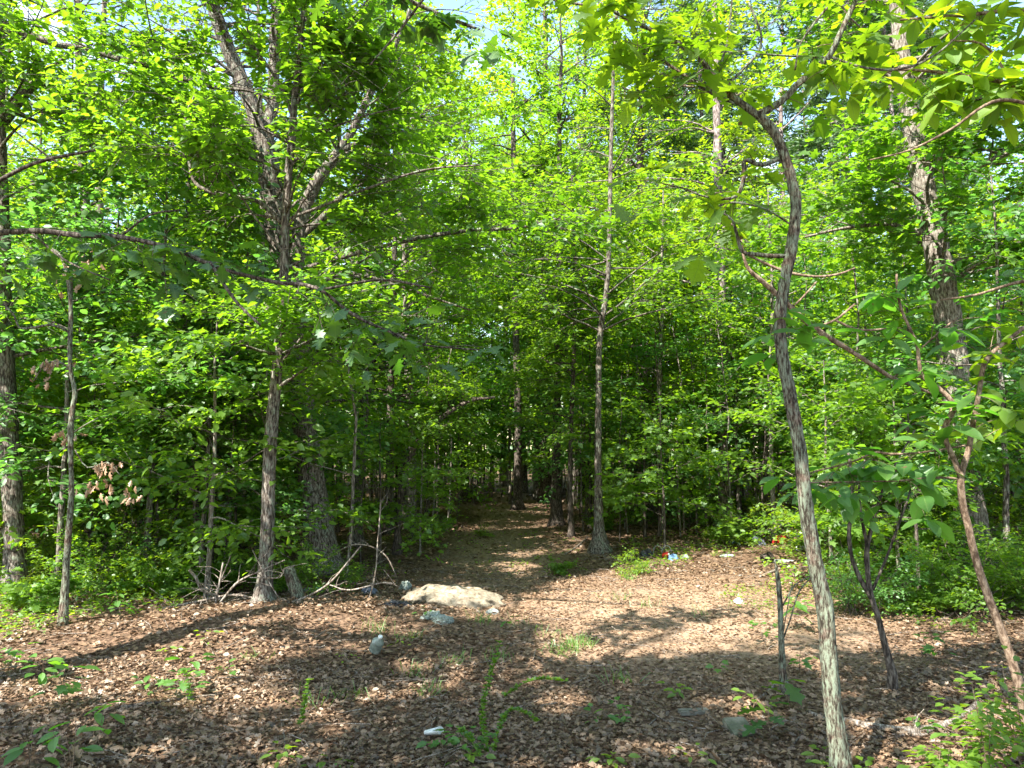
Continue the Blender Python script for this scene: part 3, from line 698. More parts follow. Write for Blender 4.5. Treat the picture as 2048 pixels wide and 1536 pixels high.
# --- snapped sapling with brown dead leaves
root, b9, pa = traced_tree('dead_sapling', 'thin grey sapling snapped at its top with shrivelled brown leaves', 'sapling', 6.9,
    [(125, 1262, 17.6), (130, 1180, 13.6), (136, 1080, 12.0), (143, 985, 10.4), (142, 930, 9.6), (141, 870, 12.0), (145, 820, 9.6), (150, 785, 9.6), (141, 740, 8.0), (140, 680, 8.8), (142, 620, 8.0), (136, 560, 7.2), (122, 512, 6.4), (92, 492, 5.6), (62, 472, 4.0)],
    M['lichen_bark'], [('twig', [(138, 664, 5), (105, 650, 5), (60, 656, 5), (38, 655, 4), (28, 630, 4), (10, 612, 3)]),
                       ('twig', [(140, 735, 4), (110, 722, 4), (85, 735, 3), (68, 762, 3)]),
                       ('twig', [(150, 900, 3), (175, 935, 3), (215, 925, 3), (240, 950, 2)]),
                       ('twig', [(143, 868, 3), (170, 850, 3), (196, 836, 2)])], seed=9, k=10)
dl = fl_meshes_dead = []
for w in range(3):
    b = MB(); b.leaves(np.zeros((1, 3)), np.array([[0, 0, 1.]]), np.array([[0, 1., 0]]), [1.0], T_LIT[w], np.array([.3 + .3 * w])); dl.append(b.mesh('dead_leaf', M['dead_leaf']))
def clusters(root, base, spots, depth, n, rng, spread=.05, size=.075):
    for (a, c) in spots:
        ctr = at(a, c, depth)
        for _ in range(n):
            p = ctr + rng.normal(0, spread, 3) * [1.2, 1, .8] - base
            o = link('dead_leaf', dl[rng.randint(3)], root, tuple(p)); o.rotation_euler = (math.pi * 1.5 + rng.normal(0, .35), rng.normal(0, .4), rng.uniform(0, 6.28))
            s = rng.uniform(size * .7, size * 1.3); o.scale = (s, s, s)
rq = np.random.RandomState(8)
clusters(root, b9, [(195, 505), (190, 512), (140, 535), (138, 560), (120, 722), (98, 735), (78, 755), (128, 868), (208, 925), (215, 935), (222, 962), (262, 985), (190, 975)], 6.9, 8, rq)

# --- the lichen covered young oak in front, with its own big leaves
r1 = np.random.RandomState(11)
D1 = 3.75
root1, b1, pa1 = traced_tree('young_oak', 'crooked lichen-spotted young oak in front with big lobed leaves', 'tree', D1,
    [(1686, 1575, 42.3), (1678, 1500, 35.0), (1665, 1400, 32.2), (1655, 1260, 31.3), (1650, 1210, 32.2), (1632, 1130, 29.4), (1612, 1010, 28.5), (1600, 900, 25.8), (1580, 790, 24.8), (1563, 700, 23.0), (1560, 640, 23.0), (1570, 560, 23.0), (1582, 500, 23.9), (1592, 420, 22.1), (1586, 370, 21.2), (1568, 310, 20.2), (1548, 265, 19.3), (1518, 230, 18.4)],
    M['lichen_bark'], [
    ('limb', [(1518, 232, 17), (1485, 208, 15), (1450, 182, 14), (1425, 150, 12), (1406, 124, 10), (1377, 102, 10), (1340, 76, 9), (1293, 55, 8), (1246, 33, 7), (1202, 7, 6), (1160, -30, 5, 3.9)]),
    ('limb', [(1516, 230, 15), (1563, 202, 14), (1592, 172, 13), (1617, 149, 13), (1657, 113, 12), (1679, 69, 11), (1701, 22, 10), (1720, -20, 9), (1735, -90, 7)]),
    ('limb', [(1467, 208, 8), (1413, 179, 8), (1362, 146, 7), (1311, 113, 5), (1270, 107, 3)]),
    ('limb', [(1556, 318, 10), (1523, 330, 10), (1490, 320, 9), (1488, 350, 9), (1479, 383, 8), (1461, 397, 6), (1413, 394, 4), (1362, 375, 3), (1326, 368, 2)]),
    ('twig', [(1450, 175, 5), (1485, 140, 5), (1515, 106, 5), (1523, 73, 5), (1510, 35, 5), (1497, 5, 4)]),
    ('twig', [(1515, 107, 4), (1580, 112, 4), (1656, 115, 4)]),
    ('twig', [(1657, 113, 6), (1727, 135, 5), (1800, 138, 5), (1870, 110, 4), (1950, 40, 3)]),
    ('twig', [(1440, 130, 5), (1453, 90, 4), (1460, 40, 4), (1465, -10, 3)]),
    ('twig', [(1590, 140, 4), (1600, 90, 4), (1630, 45, 5), (1655, 15, 4)]),
    ('dead_branch', [(1580, 512, 10), (1545, 512, 9), (1515, 509, 9), (1485, 503, 8), (1474, 470, 7), (1464, 440, 5), (1445, 425, 4)]),
    ('twig', [(1586, 452, 4), (1530, 418, 4), (1470, 405, 4), (1440, 410, 3)]),
    ], seed=12, k=18, step=.025, rough=.13)
leafm = {}
for nm, mat_, t_ in [('oak', 'leaf_oak', [T_OAK, T_OAK2]), ('dark', 'leaf_shaded', [T_OAK, T_OAK2]), ('mag', 'leaf_mag', [T_MAG]), ('magd', 'leaf_seed', [T_MAG]), ('seed', 'leaf_seed', [T_OVAL, T_MAPLE]), ('seedy', 'leaf_mag', [T_OVAL, T_MAG])]:
    leafm[nm] = []
    for t in t_:
        for r_ in (.1, .5, .95):
            b = MB(); b.leaves(np.zeros((1, 3)), np.array([[0, 0, 1.]]), np.array([[0, 1., 0]]), [1.0], t, np.array([r_])); leafm[nm].append(b.mesh('leaf', M[mat_]))
from mathutils import Matrix
def put_leaf(root, base, mesh, p, d, n, s, name='leaf'):
    d = nrm(d); n = nrm(n - np.dot(n, d) * d); x = np.cross(d, n); p = p - base
    m = Matrix(((x[0] * s, d[0] * s, n[0] * s, p[0]), (x[1] * s, d[1] * s, n[1] * s, p[1]), (x[2] * s, d[2] * s, n[2] * s, p[2]), (0, 0, 0, 1)))
    o = bpy.data.objects.new(name, mesh); COL.objects.link(o); o.parent = root; o.matrix_basis = m; return o
def near_leaves(root, base, paths, idx, per_m, kind, size, rng, barkm, spread=.25, fmin=.15, fmax=1.0, lim=300, hang=.25, cull=False):
    tw = MB(); cnt = 0
    for i in idx:
        P, R = paths[i]; Ls = np.linalg.norm(np.diff(P, axis=0), axis=1).sum(); m = int(Ls * per_m)
        for q in range(m):
            if cnt >= lim: break
            i0 = int(rng.uniform(fmin, fmax) * (len(P) - 2)); p = P[i0]; d = nrm(P[i0 + 1] - P[i0])
            s = nrm(rng.normal(0, 1, 3) * [1, 1, .6] + [0, 0, -.1]); L = rng.uniform(.3, 1.2) * spread
            e = p + nrm(s + d * .6) * L; e[2] -= L * .12
            tw.tube(np.array([p, (p + e) / 2 + [0, 0, .012], e]), np.array([.0028, .002, .0015]), 3, cap=False)
            a0 = rng.uniform(0, 6.28)
            for g in range(rng.randint(2, 5)):
                if cnt >= lim: break
                a = a0 + g * 2.1 + rng.normal(0, .3); dd = nrm(np.array([math.cos(a), math.sin(a), -hang + rng.normal(0, .25)]) + .4 * nrm(e - p))
                nn = UP + rng.normal(0, .35, 3) + .3 * SUN
                pos = e + dd * .02
                gq = pos - SUN * (pos[2] / SUN[2])
                if inpoly(np.array([gq[0]]), np.array([gq[1]]), LIT[CORNER])[0] and rng.rand() < .85: continue
                if not clear_view(pos[None] + dd * size * .5, rng)[0]: continue
                put_leaf(root, base, leafm[kind][rng.randint(len(leafm[kind]))], pos, dd, nn, size * rng.uniform(.6, 1.25)); cnt += 1
    link('twigs', tw.mesh('twigs', barkm, base, True), root, kind='stuff')
near_leaves(root1, b1, pa1, [1, 2, 3, 4, 5, 6, 7, 8, 9], 28, 'oak', .15, r1, M['smooth_bark'], spread=.28, lim=290)
near_leaves(root1, b1, [pa1[0]], [0], 3, 'magd', .13, r1, M['smooth_bark'], spread=.22, lim=30, fmin=.62, fmax=.7)

# --- smooth many-stemmed shrub on the right (big oval leaves)
r2 = np.random.RandomState(22); D2 = 4.7
root2, b2, pa2 = traced_tree('magnolia_shrub', 'smooth tan stemmed small tree with big oval leaves, bent from its foot', 'tree', D2,
    [(2052, 1420, 24.0), (2042, 1385, 19.2), (2020, 1310, 16.8), (1990, 1230, 16.0), (1955, 1130, 14.4), (1936, 1050, 13.6), (1926, 1010, 13.6), (1922, 951, 13.6), (1936, 905, 11.2), (1946, 849, 10.4), (1957, 791, 9.6), (1967, 732, 9.6), (1985, 705, 8.8), (2012, 683, 8.0), (2048, 655, 7.2)],
    M['smooth_bark'], [
    ('limb', [(1922, 955, 12), (1910, 924, 11), (1888, 869, 10), (1896, 840, 11), (1906, 822, 12), (1902, 801, 11), (1875, 774, 9), (1847, 756, 8), (1839, 732, 8), (1834, 691, 7), (1820, 657, 6), (1803, 620, 6), (1795, 580, 5), (1793, 548, 5)]),
    ('limb', [(1870, 790, 5), (1820, 769, 7), (1786, 756, 8), (1752, 735, 9), (1702, 702, 10), (1651, 671, 11), (1610, 641, 11), (1570, 603, 11), (1525, 563, 10), (1498, 539, 8), (1487, 511, 6), (1478, 470, 5), (1444, 424, 4)]),
    ('twig', [(1487, 505, 4), (1540, 531, 6), (1583, 546, 6), (1634, 553, 5), (1678, 548, 5), (1710, 536, 3)]),
    ('twig', [(1630, 656, 5), (1670, 640, 5), (1690, 625, 5), (1710, 608, 4)]),
    ('twig', [(1672, 641, 5), (1710, 658, 5), (1745, 660, 5), (1772, 657, 3)]),
    ('twig', [(1587, 612, 4), (1605, 595, 4), (1632, 565, 3)]),
    ('twig', [(1935, 890, 3), (1840, 905, 4), (1780, 908, 5), (1750, 905, 4), (1700, 925, 4), (1600, 950, 3)]),
    ('twig', [(1930, 960, 4), (1880, 955, 5), (1780, 962, 4), (1620, 965, 3)]),
    ('twig', [(1840, 752, 5), (1805, 745, 5), (1785, 756, 4)]),
    ('twig', [(1838, 700, 3), (1890, 655, 4), (1915, 635, 3)])], seed=13, k=12, step=.03, rough=.04)
near_leaves(root2, b2, pa2, [1, 7, 8, 10, 2], 16, 'magd', .17, r2, M['smooth_bark'], spread=.24, lim=190)
near_leaves(root2, b2, pa2, [0], 10, 'mag', .15, r2, M['smooth_bark'], spread=.3, fmin=.6, lim=60)

# --- trees standing just outside the picture whose limbs reach into it
def off_tree(name, label, x, y, H, cr, tr, seed, limbs, kind, size, per_m, lim, n=18, bark='oak_bark', cb=.42, spread=.28, cullit=True):
    rr = np.random.RandomState(seed); base = np.array([x, y, float(ground_z(x, y))])
    root = thing(name, label, 'tree', tuple(base))
    trunk, wood, S, D, Ln = gen_tree(rr, base, H=H, cb=cb, cr=cr, n_limb=n, elev0=.35, elev1=1.0, trunk_r=tr, sub_n=15, sub_len=1.3, tw_n=12, tw_len=.55, sag=.2, k=12)
    link('trunk', trunk.mesh('trunk', M[bark], base, True), root); link('branches', wood.mesh('branches', M[bark], base, True), root, kind='stuff')
    cb2 = MB(); leaves_on_twigs(cb2, S, D, Ln, rr, T_MAPLE, .14, 8, .4, cull=CULL(seed) if cullit else None)
    link('crown', cb2.mesh('crown', M['leaf_over'], base), root, kind='stuff')
    paths = []
    for pts in limbs:
        s = smooth_path([list(at(p[0], p[1], p[3])) + [.5 * p[2] * p[3] / F] for p in pts], .05)
        mb = MB(); mb.tube(s[:, :3], s[:, 3], 9, .1, rr); link('limb', mb.mesh('limb', M[bark], base, True), root); paths.append((s[:, :3], s[:, 3]))
    if paths: near_leaves(root, base, paths, range(len(paths)), per_m, kind, size, rr, M[bark], spread=spread, lim=lim)
    return root
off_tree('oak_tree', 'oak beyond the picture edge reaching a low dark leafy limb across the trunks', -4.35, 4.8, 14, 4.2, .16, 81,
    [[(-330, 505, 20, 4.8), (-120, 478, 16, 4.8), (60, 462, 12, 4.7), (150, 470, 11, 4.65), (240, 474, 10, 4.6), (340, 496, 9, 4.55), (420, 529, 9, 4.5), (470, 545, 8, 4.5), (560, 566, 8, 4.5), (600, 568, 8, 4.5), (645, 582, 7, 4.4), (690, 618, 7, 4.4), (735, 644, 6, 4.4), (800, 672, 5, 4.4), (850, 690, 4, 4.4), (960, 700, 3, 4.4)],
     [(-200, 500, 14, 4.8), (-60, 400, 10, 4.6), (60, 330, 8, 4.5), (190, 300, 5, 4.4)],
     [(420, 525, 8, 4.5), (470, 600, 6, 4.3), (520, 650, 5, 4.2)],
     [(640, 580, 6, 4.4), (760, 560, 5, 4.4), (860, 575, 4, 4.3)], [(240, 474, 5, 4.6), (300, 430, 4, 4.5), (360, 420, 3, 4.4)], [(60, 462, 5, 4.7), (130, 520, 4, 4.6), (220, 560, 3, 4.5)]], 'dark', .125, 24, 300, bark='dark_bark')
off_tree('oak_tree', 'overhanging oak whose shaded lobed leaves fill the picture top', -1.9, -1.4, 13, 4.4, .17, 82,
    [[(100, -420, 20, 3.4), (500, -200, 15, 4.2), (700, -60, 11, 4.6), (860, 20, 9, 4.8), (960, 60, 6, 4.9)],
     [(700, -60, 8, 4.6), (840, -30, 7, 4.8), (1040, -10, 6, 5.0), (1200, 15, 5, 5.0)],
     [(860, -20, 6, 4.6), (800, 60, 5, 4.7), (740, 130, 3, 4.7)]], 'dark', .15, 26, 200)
off_tree('hickory_tree', 'tree beyond the edge holding out bright long leaves over the leaning oak', 4.75, 4.6, 12, 3.6, .14, 83,
    [[(2300, 180, 20, 4.8), (2160, 190, 14, 4.9), (2040, 170, 10, 5.0), (1920, 150, 8, 5.0), (1800, 140, 5, 5.1), (1720, 160, 4, 5.1)],
     [(2200, 40, 14, 4.9), (2060, 20, 10, 5.0), (1930, 30, 7, 5.0), (1800, 40, 4, 5.0)],
     [(2120, 230, 9, 4.8), (2000, 200, 7, 4.6), (1900, 260, 5, 4.6), (1820, 300, 4, 4.6), (1740, 320, 3, 4.6)],
     [(2250, 600, 9, 4.8), (2080, 560, 7, 4.7), (1950, 590, 5, 4.7), (1880, 600, 3, 4.7)],
     [(2250, 330, 9, 4.8), (2080, 250, 7, 4.9), (1980, 100, 5, 4.9), (1900, 80, 3, 4.9)]], 'mag', .18, 32, 300, bark='smooth_bark')
off_tree('oak_tree', 'shade oak standing behind the photographer over the littered clearing', -0.6, -4.2, 14, 4.6, .18, 84, [], 'oak', .1, 0, 0, n=24)
off_tree('oak_tree', 'second shade oak beyond the bank, out past the overhanging one', -5.6, -1.2, 13, 4.6, .17, 85, [], 'oak', .1, 0, 0, n=24)

# ------------------------------------------------------------------ the wood behind: saplings, tall trees, pines
rw = np.random.RandomState(77)
taken = []
def free(x, y, d):
    for a, b, c in taken:
        if (a - x) ** 2 + (b - y) ** 2 < (max(c, d)) ** 2 * .8: return False
    return True
def open_ground(x, y, pad=0.0):
    """True where the photograph shows clear ground"""
    if y < 7.9 + pad * .6: return True
    if y < 24 and abs(x - float(trail_x(y))) < 1.25 + pad: return True
    if y < 9.8 + pad and -1.9 < x < 4.0: return True
    if y < 13.3 and 1.6 < x < .415 * y: return True
    if y < 12.5 + pad and -1.2 < x < 3.6 and y < 12: return True
    return False
GS = {'L': 'thin leafy saplings of the thicket before the forked oak', 'R': 'leafy saplings of the thicket beyond the clearing', 'F': 'small trees deep in the wood along the path'}
LS = {'L': 'green leafy sapling in the dense thicket around the forked oak', 'R': 'green leafy sapling in the thicket behind the sunlit clearing', 'F': 'small green tree deep in the wood where the path fades'}
LAND = [(-3, 7.75, 'the slender straight oak'), (-2.9, 10.6, 'the big forked oak'), (-6, 8.8, 'the oak with the snapped stub'), (5.9, 9.8, 'the leaning pale oak'),
        (1.45, 12.6, 'the trunk with flared roots'), (.18, 22.5, 'the tree amid the path'), (4.5, 16.2, 'the straight trunk by the rubbish'), (-2.8, 13.5, 'the dark thicket trunk'),
        (-2.2, 16.5, 'the white barked trunk'), (-7.1, 13, 'the thick shaded trunk'), (3.5, 19, 'the leaning black trunk'), (-4.1, 9.6, 'the slim curving trunk'), (-5.9, 6.9, 'the snapped sapling'), (1.0, 17.5, 'the shaded trunk past the flared one'), (3.6, 9.8, 'the rubbish beyond the clearing')]
def where(x, y):
    a, b, n = min(LAND, key=lambda t: math.hypot((t[0] - x) * 1.6 * 10 / max(y, 8), t[1] - y))
    dy = y - b; dd = math.hypot(a - x, dy)
    rel = 'far behind' if dy > 8 else 'well behind' if dy > 4 else 'behind' if dy > 1.2 else 'in front of' if dy < -1.2 else 'close beside' if dd < 1.5 else 'level with'
    return rel + ' ' + n
LEAFW = ['green starry leaved', 'bright oval leaved', 'dark green oval leaved', 'yellow green starry leaved', 'bluish green leaved', 'small bushy starry leaved', 'tall dark leaved', 'fine leaved bluish']
def szw(s): return 'smaller' if s < .95 else 'larger' if s > 1.15 else 'middling'
def region(x, y): return 'F' if y > 22 else ('L' if x < trail_x(y) else 'R')
def scatter(kind, n, y0, y1, dist, types, s0, s1, pad=.0, tries=40):
    c = 0
    for _ in range(n * tries):
        if c >= n: break
        y = math.sqrt(rw.uniform(y0 * y0, y1 * y1)); x = rw.uniform(-1, 1) * (y * .72 + 1.0)
        if open_ground(x, y, pad) or not free(x, y, dist): continue
        i_t = types[rw.randint(len(types))]; hz = {'sapling': 3.2, 'tall': 9.5}[kind]; shaded = False
        for hh in ([6.5, 9.5, 12.5] if kind == 'tall' else [2.2, 4.0]):
            qx, qy = x - SUN[0] / SUN[2] * hh, y - SUN[1] / SUN[2] * hh
            shaded |= abs(qx + .1) < (2.9 if kind == 'tall' else 1.3) and 12.0 < qy < 18.5
        if shaded: continue
        ang = 1024 + F * x / y
        if x / y > .24 and y > 13 and ((kind == 'tall' and rw.rand() < .6) or (kind == 'sapling' and i_t in (1, 3, 6) and rw.rand() < .5)): continue
        if (y < 10.6 and 555 < ang < 690) or (y < 9.8 and 1860 < ang < 1990): continue
        taken.append((x, y, dist)); i = i_t; c += 1
        if kind == 'sapling':
            g = region(x, y); s_ = rw.uniform(s0, s1); place('sapling', i, x, y, rw.uniform(0, 6.28), s_, szw(s_) + ' ' + LEAFW[i] + ' sapling ' + where(x, y), GS[g])
        elif kind == 'tall':
            s_ = rw.uniform(s0, s1); place('tall', i, x, y, rw.uniform(0, 6.28), s_, szw(s_) + ' tall broadleaf tree with ' + ['grey', 'dark', 'slim grey', 'pale', 'stout dark'][i] + ' trunk ' + where(x, y), 'tall broadleaf trees of the wood')
        else:
            place('pine', i, x, y, rw.uniform(0, 6.28), rw.uniform(s0, s1), 'straight scaly pine trunk with its crown above the other trees', 'pines standing deep in the wood')
for p in [(-3, 7.75), (-2.9, 10.6), (-6, 8.8), (5.9, 9.8), (1.4, 12.6)]: taken.append((p[0], p[1], .6))
for px, py, i, s_, lab in [(1330, 1100, 5, .9, 'bright spreading sapling above the creepers beyond the clearing'), (1250, 1060, 2, .6, 'bright little sapling beside the flared trunk'), (1395, 1058, 5, .7, 'small starry leaved sapling at the metal hoops'),
                       (1690, 1058, 5, .9, 'sapling bright behind the front lichen-spotted trunk'), (760, 1130, 5, .8, 'sapling with layered leaves by the path entrance'), (840, 1110, 2, .6, 'small sapling leaning over the path entrance'),
                       (890, 1008, 5, 1.5, 'sapling hanging bright leaves over the path before its bend'), (1150, 1012, 2, 1.5, 'bright sapling spreading over the path bend'), (1085, 985, 5, 1.6, 'leafy sapling closing the path beyond its bend'), (960, 985, 2, 1.7, 'leafy sapling behind the path bend in the gap'), (1010, 972, 5, 1.7, 'far sapling filling the gap where the path ends'),
                       (1290, 1075, 5, 1.0, 'bright sapling between the flared trunk and the metal hoops'), (470, 1120, 5, .7, 'low bright sapling behind the brush pile'), (310, 1140, 2, .8, 'bright sapling behind the sunlit bank'), (900, 1040, 5, .9, 'sapling reaching over the path from the thicket')]:
    p_ = gat(px, py); place('sapling', i, p_[0], p_[1], px * .1, s_, lab, 'bright saplings at the clearing edge')
scatter('sapling', 50, 8.3, 13, .8, [0, 2, 5, 7, 4, 2, 5], .75, 1.1, .35)
scatter('sapling', 95, 11.5, 22, 1.1, [0, 1, 2, 3, 4, 6, 7], .8, 1.2, .3)
scatter('sapling', 105, 21, 38, 1.7, [0, 1, 3, 4, 6], .9, 1.5, .2)
taken = []
scatter('tall', 60, 16, 55, 3.2, [0, 1, 2, 3, 4], .8, 1.15, .3)
for x, y, i, s_ in [(-1.6, 25.5, 0, 1.0), (1.9, 24.5, 3, .95), (3.6, 20.5, 1, .9), (.5, 31, 2, 1.15), (-3.2, 22.5, 2, 1.0), (2.7, 28.5, 4, 1.0), (-.4, 36, 0, 1.15), (1.3, 40, 1, 1.1), (-2.2, 31, 3, 1.0), (4.6, 26, 0, .9), (.9, 27, 0, .8), (-2.6, 18.2, 2, .95)]:
    place('tall', i, x, y, x * 3, s_, szw(s_) + ' tall broadleaf tree with ' + ['grey', 'dark', 'slim grey', 'pale', 'stout dark'][i] + ' trunk ' + where(x, y), 'tall broadleaf trees of the wood')
def rightpine(n):
    for _ in range(n):
        y = rw.uniform(19, 45); x = y * rw.uniform(.12, .68)
        i_ = rw.randint(3); s_ = rw.uniform(.85, 1.1); place('pine', i_, x, y, rw.uniform(0, 6.28), s_, szw(s_) + ' ' + ['straight', 'thick', 'slim'][i_] + ' pine with scaly bark ' + where(x, y), 'pines standing deep in the wood')
rightpine(24)

# far wood that reads as one mass
fb = MB(); nfar = 30000
yy = rw.uniform(50, 80, nfar); xx = rw.uniform(-.85, .85, nfar) * yy; zz = rw.uniform(0, 1, nfar) ** 1.3 * (8 + 7 * vnoise(xx, yy * 0, 6, 4))
fb.leaves(np.c_[xx, yy, zz + ground_z(xx, yy)], rw.normal(0, .6, (nfar, 3)) + UP, rw.normal(0, 1, (nfar, 3)), rw.uniform(.3, .75, nfar), T_DIA, rw.uniform(0, 1, nfar))
link('distant_wood', fb.mesh('distant_wood', M['leaf_under']), label='distant green wood closing off the view', category='woods', kind='stuff')
# thin poles crowding the dark underwood along the path
def poles():
    pr = np.random.RandomState(31); pole_meshes = []
    for v in range(4):
        mb = MB(); n = 9; t = np.linspace(0, 1, n); w = np.cumsum(pr.normal(0, .05, (n, 2)), 0); w -= w[0]
        mb.tube(np.c_[w, t * 5 - .1], .022 * (1 - .7 * t), 6, cap=False)
        for _ in range(5):
            i0 = pr.randint(2, 8); p = np.r_[w[i0], t[i0] * 5 - .1]; mb.tube(limb_path(p, pr.uniform(0, 6), pr.uniform(.1, .9), pr.uniform(.3, .8), pr, n=3), np.linspace(.007, .003, 4), 3, cap=False)
        cb2 = MB(); S = np.c_[np.interp(t[4:], t, w[:, 0]), np.interp(t[4:], t, w[:, 1]), t[4:] * 5]; S = np.repeat(S, 9, 0)
        D = nrm(pr.normal(0, 1, S.shape) * [1, 1, .3]); leaves_on_twigs(cb2, S, D, pr.uniform(.3, .7, len(S)), pr, T_DIA, .09, 6)
        pole_meshes.append((mb.mesh('stem', M[['dark_bark', 'pale_bark', 'oak_bark', 'dark_bark'][v]], smooth=True), cb2.mesh('crown', M['leaf_under'])))
    c = 0
    while c < 290:
        y = math.sqrt(pr.uniform(9.5 ** 2, 34 ** 2)); x = pr.uniform(-1, 1) * y * .66
        if pr.rand() < .3: x = float(trail_x(y)) + pr.choice([-1, 1]) * pr.uniform(1.3, 4)
        if open_ground(x, y, -.1): continue
        v = pr.randint(4); sd = 'beyond the path bend' if y > 20 else 'beside the clearing and path'
        s = pr.uniform(.6, 1.25); o = thing('thin_sapling', szw(s) + ' ' + ['dark', 'pale', 'grey', 'crooked dark'][v] + ' thin pole ' + where(x, y), 'sapling', (x, y, float(ground_z(x, y))), 'thin poles of young trees in the wood', pr.uniform(0, 6.28))
        o.scale = (s, s, s)
        link('stem', pole_meshes[v][0], o); link('crown', pole_meshes[v][1], o, kind='stuff'); c += 1
poles()

# ------------------------------------------------------------------ low bushes at the wood's edge
BUSH = []
def bush_protos():
    for v in range(5):
        pr = np.random.RandomState(500 + v); st, S, D, Ln = MB(), [], [], []
        h = [.9, .6, 1.2, .45, .8][v]
        for q in range([9, 8, 8, 7, 10][v]):
            p = limb_path((pr.normal(0, .06), pr.normal(0, .06), -.03), pr.uniform(0, 6.28), pr.uniform(.7, 1.4), h * pr.uniform(.7, 1.2), pr, .4, .1)
            grow_limb(st, S, D, Ln, p, .006, pr, 6, h * .4, 5, .2, 4, 3)
        cb2 = MB(); S, D, Ln = np.vstack(S), np.vstack(D), np.concatenate(Ln)
        leaves_on_twigs(cb2, S, D, Ln, pr, [T_OVAL, T_MAPLE, T_OVAL, T_OVAL, T_DIA][v], [.05, .07, .055, .045, .04][v], 7, .4, jit=.015)
        BUSH.append((st.mesh('stems', M['dark_bark'], smooth=True), cb2.mesh('foliage', M[['leaf_under', 'leaf_under', 'leaf_yel', 'leaf_yel', 'leaf_blue'][v]])))
bush_protos()
def bush(v, x, y, s, label, group, rz):
    o = thing('bush', label, 'bush', (x, y, float(ground_z(x, y))), group, rz); o.scale = (s, s, s)
    link('stems', BUSH[v][0], o); link('foliage', BUSH[v][1], o, kind='stuff')
rb = np.random.RandomState(9)
BW = ['round leaved green', 'lobed leaf green', 'tall yellow green', 'low yellow green', 'fine leaved bluish']
c = 0
while c < 110:
    y = math.sqrt(rb.uniform(8.0 ** 2, 22 ** 2)); x = rb.uniform(-1, 1) * y * .70
    if open_ground(x, y, -.25) and not (y > 9.3 and 1.2 < x < 4): continue
    v = rb.randint(5); s_ = rb.uniform(.4, .95)
    bush(v, x, y, s_, szw(s_) + ' ' + BW[v] + ' bush ' + where(x, y), 'low bushes of the underwood', rb.uniform(0, 6)); c += 1
for px, py, v, s_, lab in [(1700, 1110, 2, 1.0, 'bright bush behind the front lichen-spotted trunk'), (1660, 1090, 3, 1.2, 'bright low bush right of the red cloth'), (1750, 1130, 0, .9, 'green bush at the foot of the dark many-stemmed shrub'),
                           (1860, 1150, 0, 1.0, 'shaded green bush between the dark shrub and tan shrub'), (1930, 1200, 1, 1.0, 'lobed green bush behind the bent tan stem'), (2020, 1180, 4, 1.1, 'bluish bush beyond the bent tan stem'),
                           (1120, 1148, 1, .38, 'small green bush alone beyond the sunlit clearing'), (1262, 1150, 3, .6, 'small green bush before the grey wire'), (970, 1075, 3, .5, 'tiny bush growing in the shaded path'),
                           (60, 1225, 1, .8, 'lobed green bush at the foot of the snapped sapling'), (180, 1200, 0, .9, 'round leaved bush beyond the sunlit bank'), (330, 1190, 1, .8, 'lobed bush behind the sunlit bank'), (250, 1185, 4, .9, 'bluish bush on the far side of the sunlit bank'),
                           (600, 1165, 3, .5, 'small bush between the two big oak trunks'), (700, 1165, 3, .5, 'low bush beside the arching dead switches')]:
    p = gat(px, py); bush(v, p[0], p[1], s_, lab, 'low bushes near the clearing', rb.uniform(0, 6))

c = 0
while c < 34:
    px, py = (rb.uniform(1670, 2100), rb.uniform(1085, 1235)) if c < 22 else (rb.uniform(-20, 500), rb.uniform(1110, 1190))
    v = rb.randint(5); s_ = rb.uniform(.6, 1.05); p = gat(px, py)
    bush(v, p[0], p[1], s_, szw(s_) + ' ' + BW[v] + ' bush ' + ('at the clearing ' if c < 22 else 'before the thicket ') + where(p[0], p[1]), 'low bushes near the clearing', rb.uniform(0, 6)); c += 1

# ------------------------------------------------------------------ ground cover and grass of the clearing
gc = MB(); gr = MB()
def cover(poly, n, size, tmpl, mb, h=.1, r=(0, 1)):
    P = np.array(poly, float); x0, y0 = P.min(0); x1, y1 = P.max(0)
    px = rb.uniform(x0, x1, n * 3); py = rb.uniform(y0, y1, n * 3); k = inpoly(px, py, poly) ; px, py = px[k][:n], py[k][:n]
    k = vnoise(px, py * 2.5, 26, 77) > .42; px, py = px[k], py[k]
    pts = np.array([gat(a, b) for a, b in zip(px, py)])
    pts = np.repeat(pts, 5, 0) + rb.normal(0, .05, (len(pts) * 5, 3)) * [1, 1, 0]; pts[:, 2] += rb.uniform(.02, h, len(pts))
    m = len(pts); mb.leaves(pts, UP + rb.normal(0, .35, (m, 3)), rb.normal(0, 1, (m, 3)) * [1, 1, .2], rb.uniform(size * .6, size * 1.3, m), tmpl, rb.uniform(r[0], r[1], m))
cover([(1230, 1090), (1330, 1050), (1480, 1055), (1640, 1080), (1660, 1130), (1560, 1120), (1430, 1125), (1330, 1140), (1240, 1135)], 520, .045, T_OVAL, gc, .08)
cover([(1440, 1180), (1640, 1160), (1660, 1200), (1560, 1240), (1460, 1225)], 140, .035, T_OVAL, gc, .07)
cover([(1660, 1130), (1860, 1130), (1900, 1230), (1700, 1220)], 320, .045, T_OVAL, gc, .12)
cover([(560, 1120), (760, 1120), (800, 1160), (600, 1170)], 160, .04, T_OVAL, gc, .1)
cover([(880, 1060), (1180, 1060), (1180, 1160), (900, 1150)], 110, .04, T_OVAL, gc, .06)
cover([(0, 1190), (460, 1180), (420, 1215), (180, 1240), (0, 1290)], 300, .05, T_OVAL, gc, .12)
link('ground_cover', gc.mesh('ground_cover', M['leaf_yel']), label='patches of small bright green creeping leaves round the clearing', category='ground cover', kind='stuff')
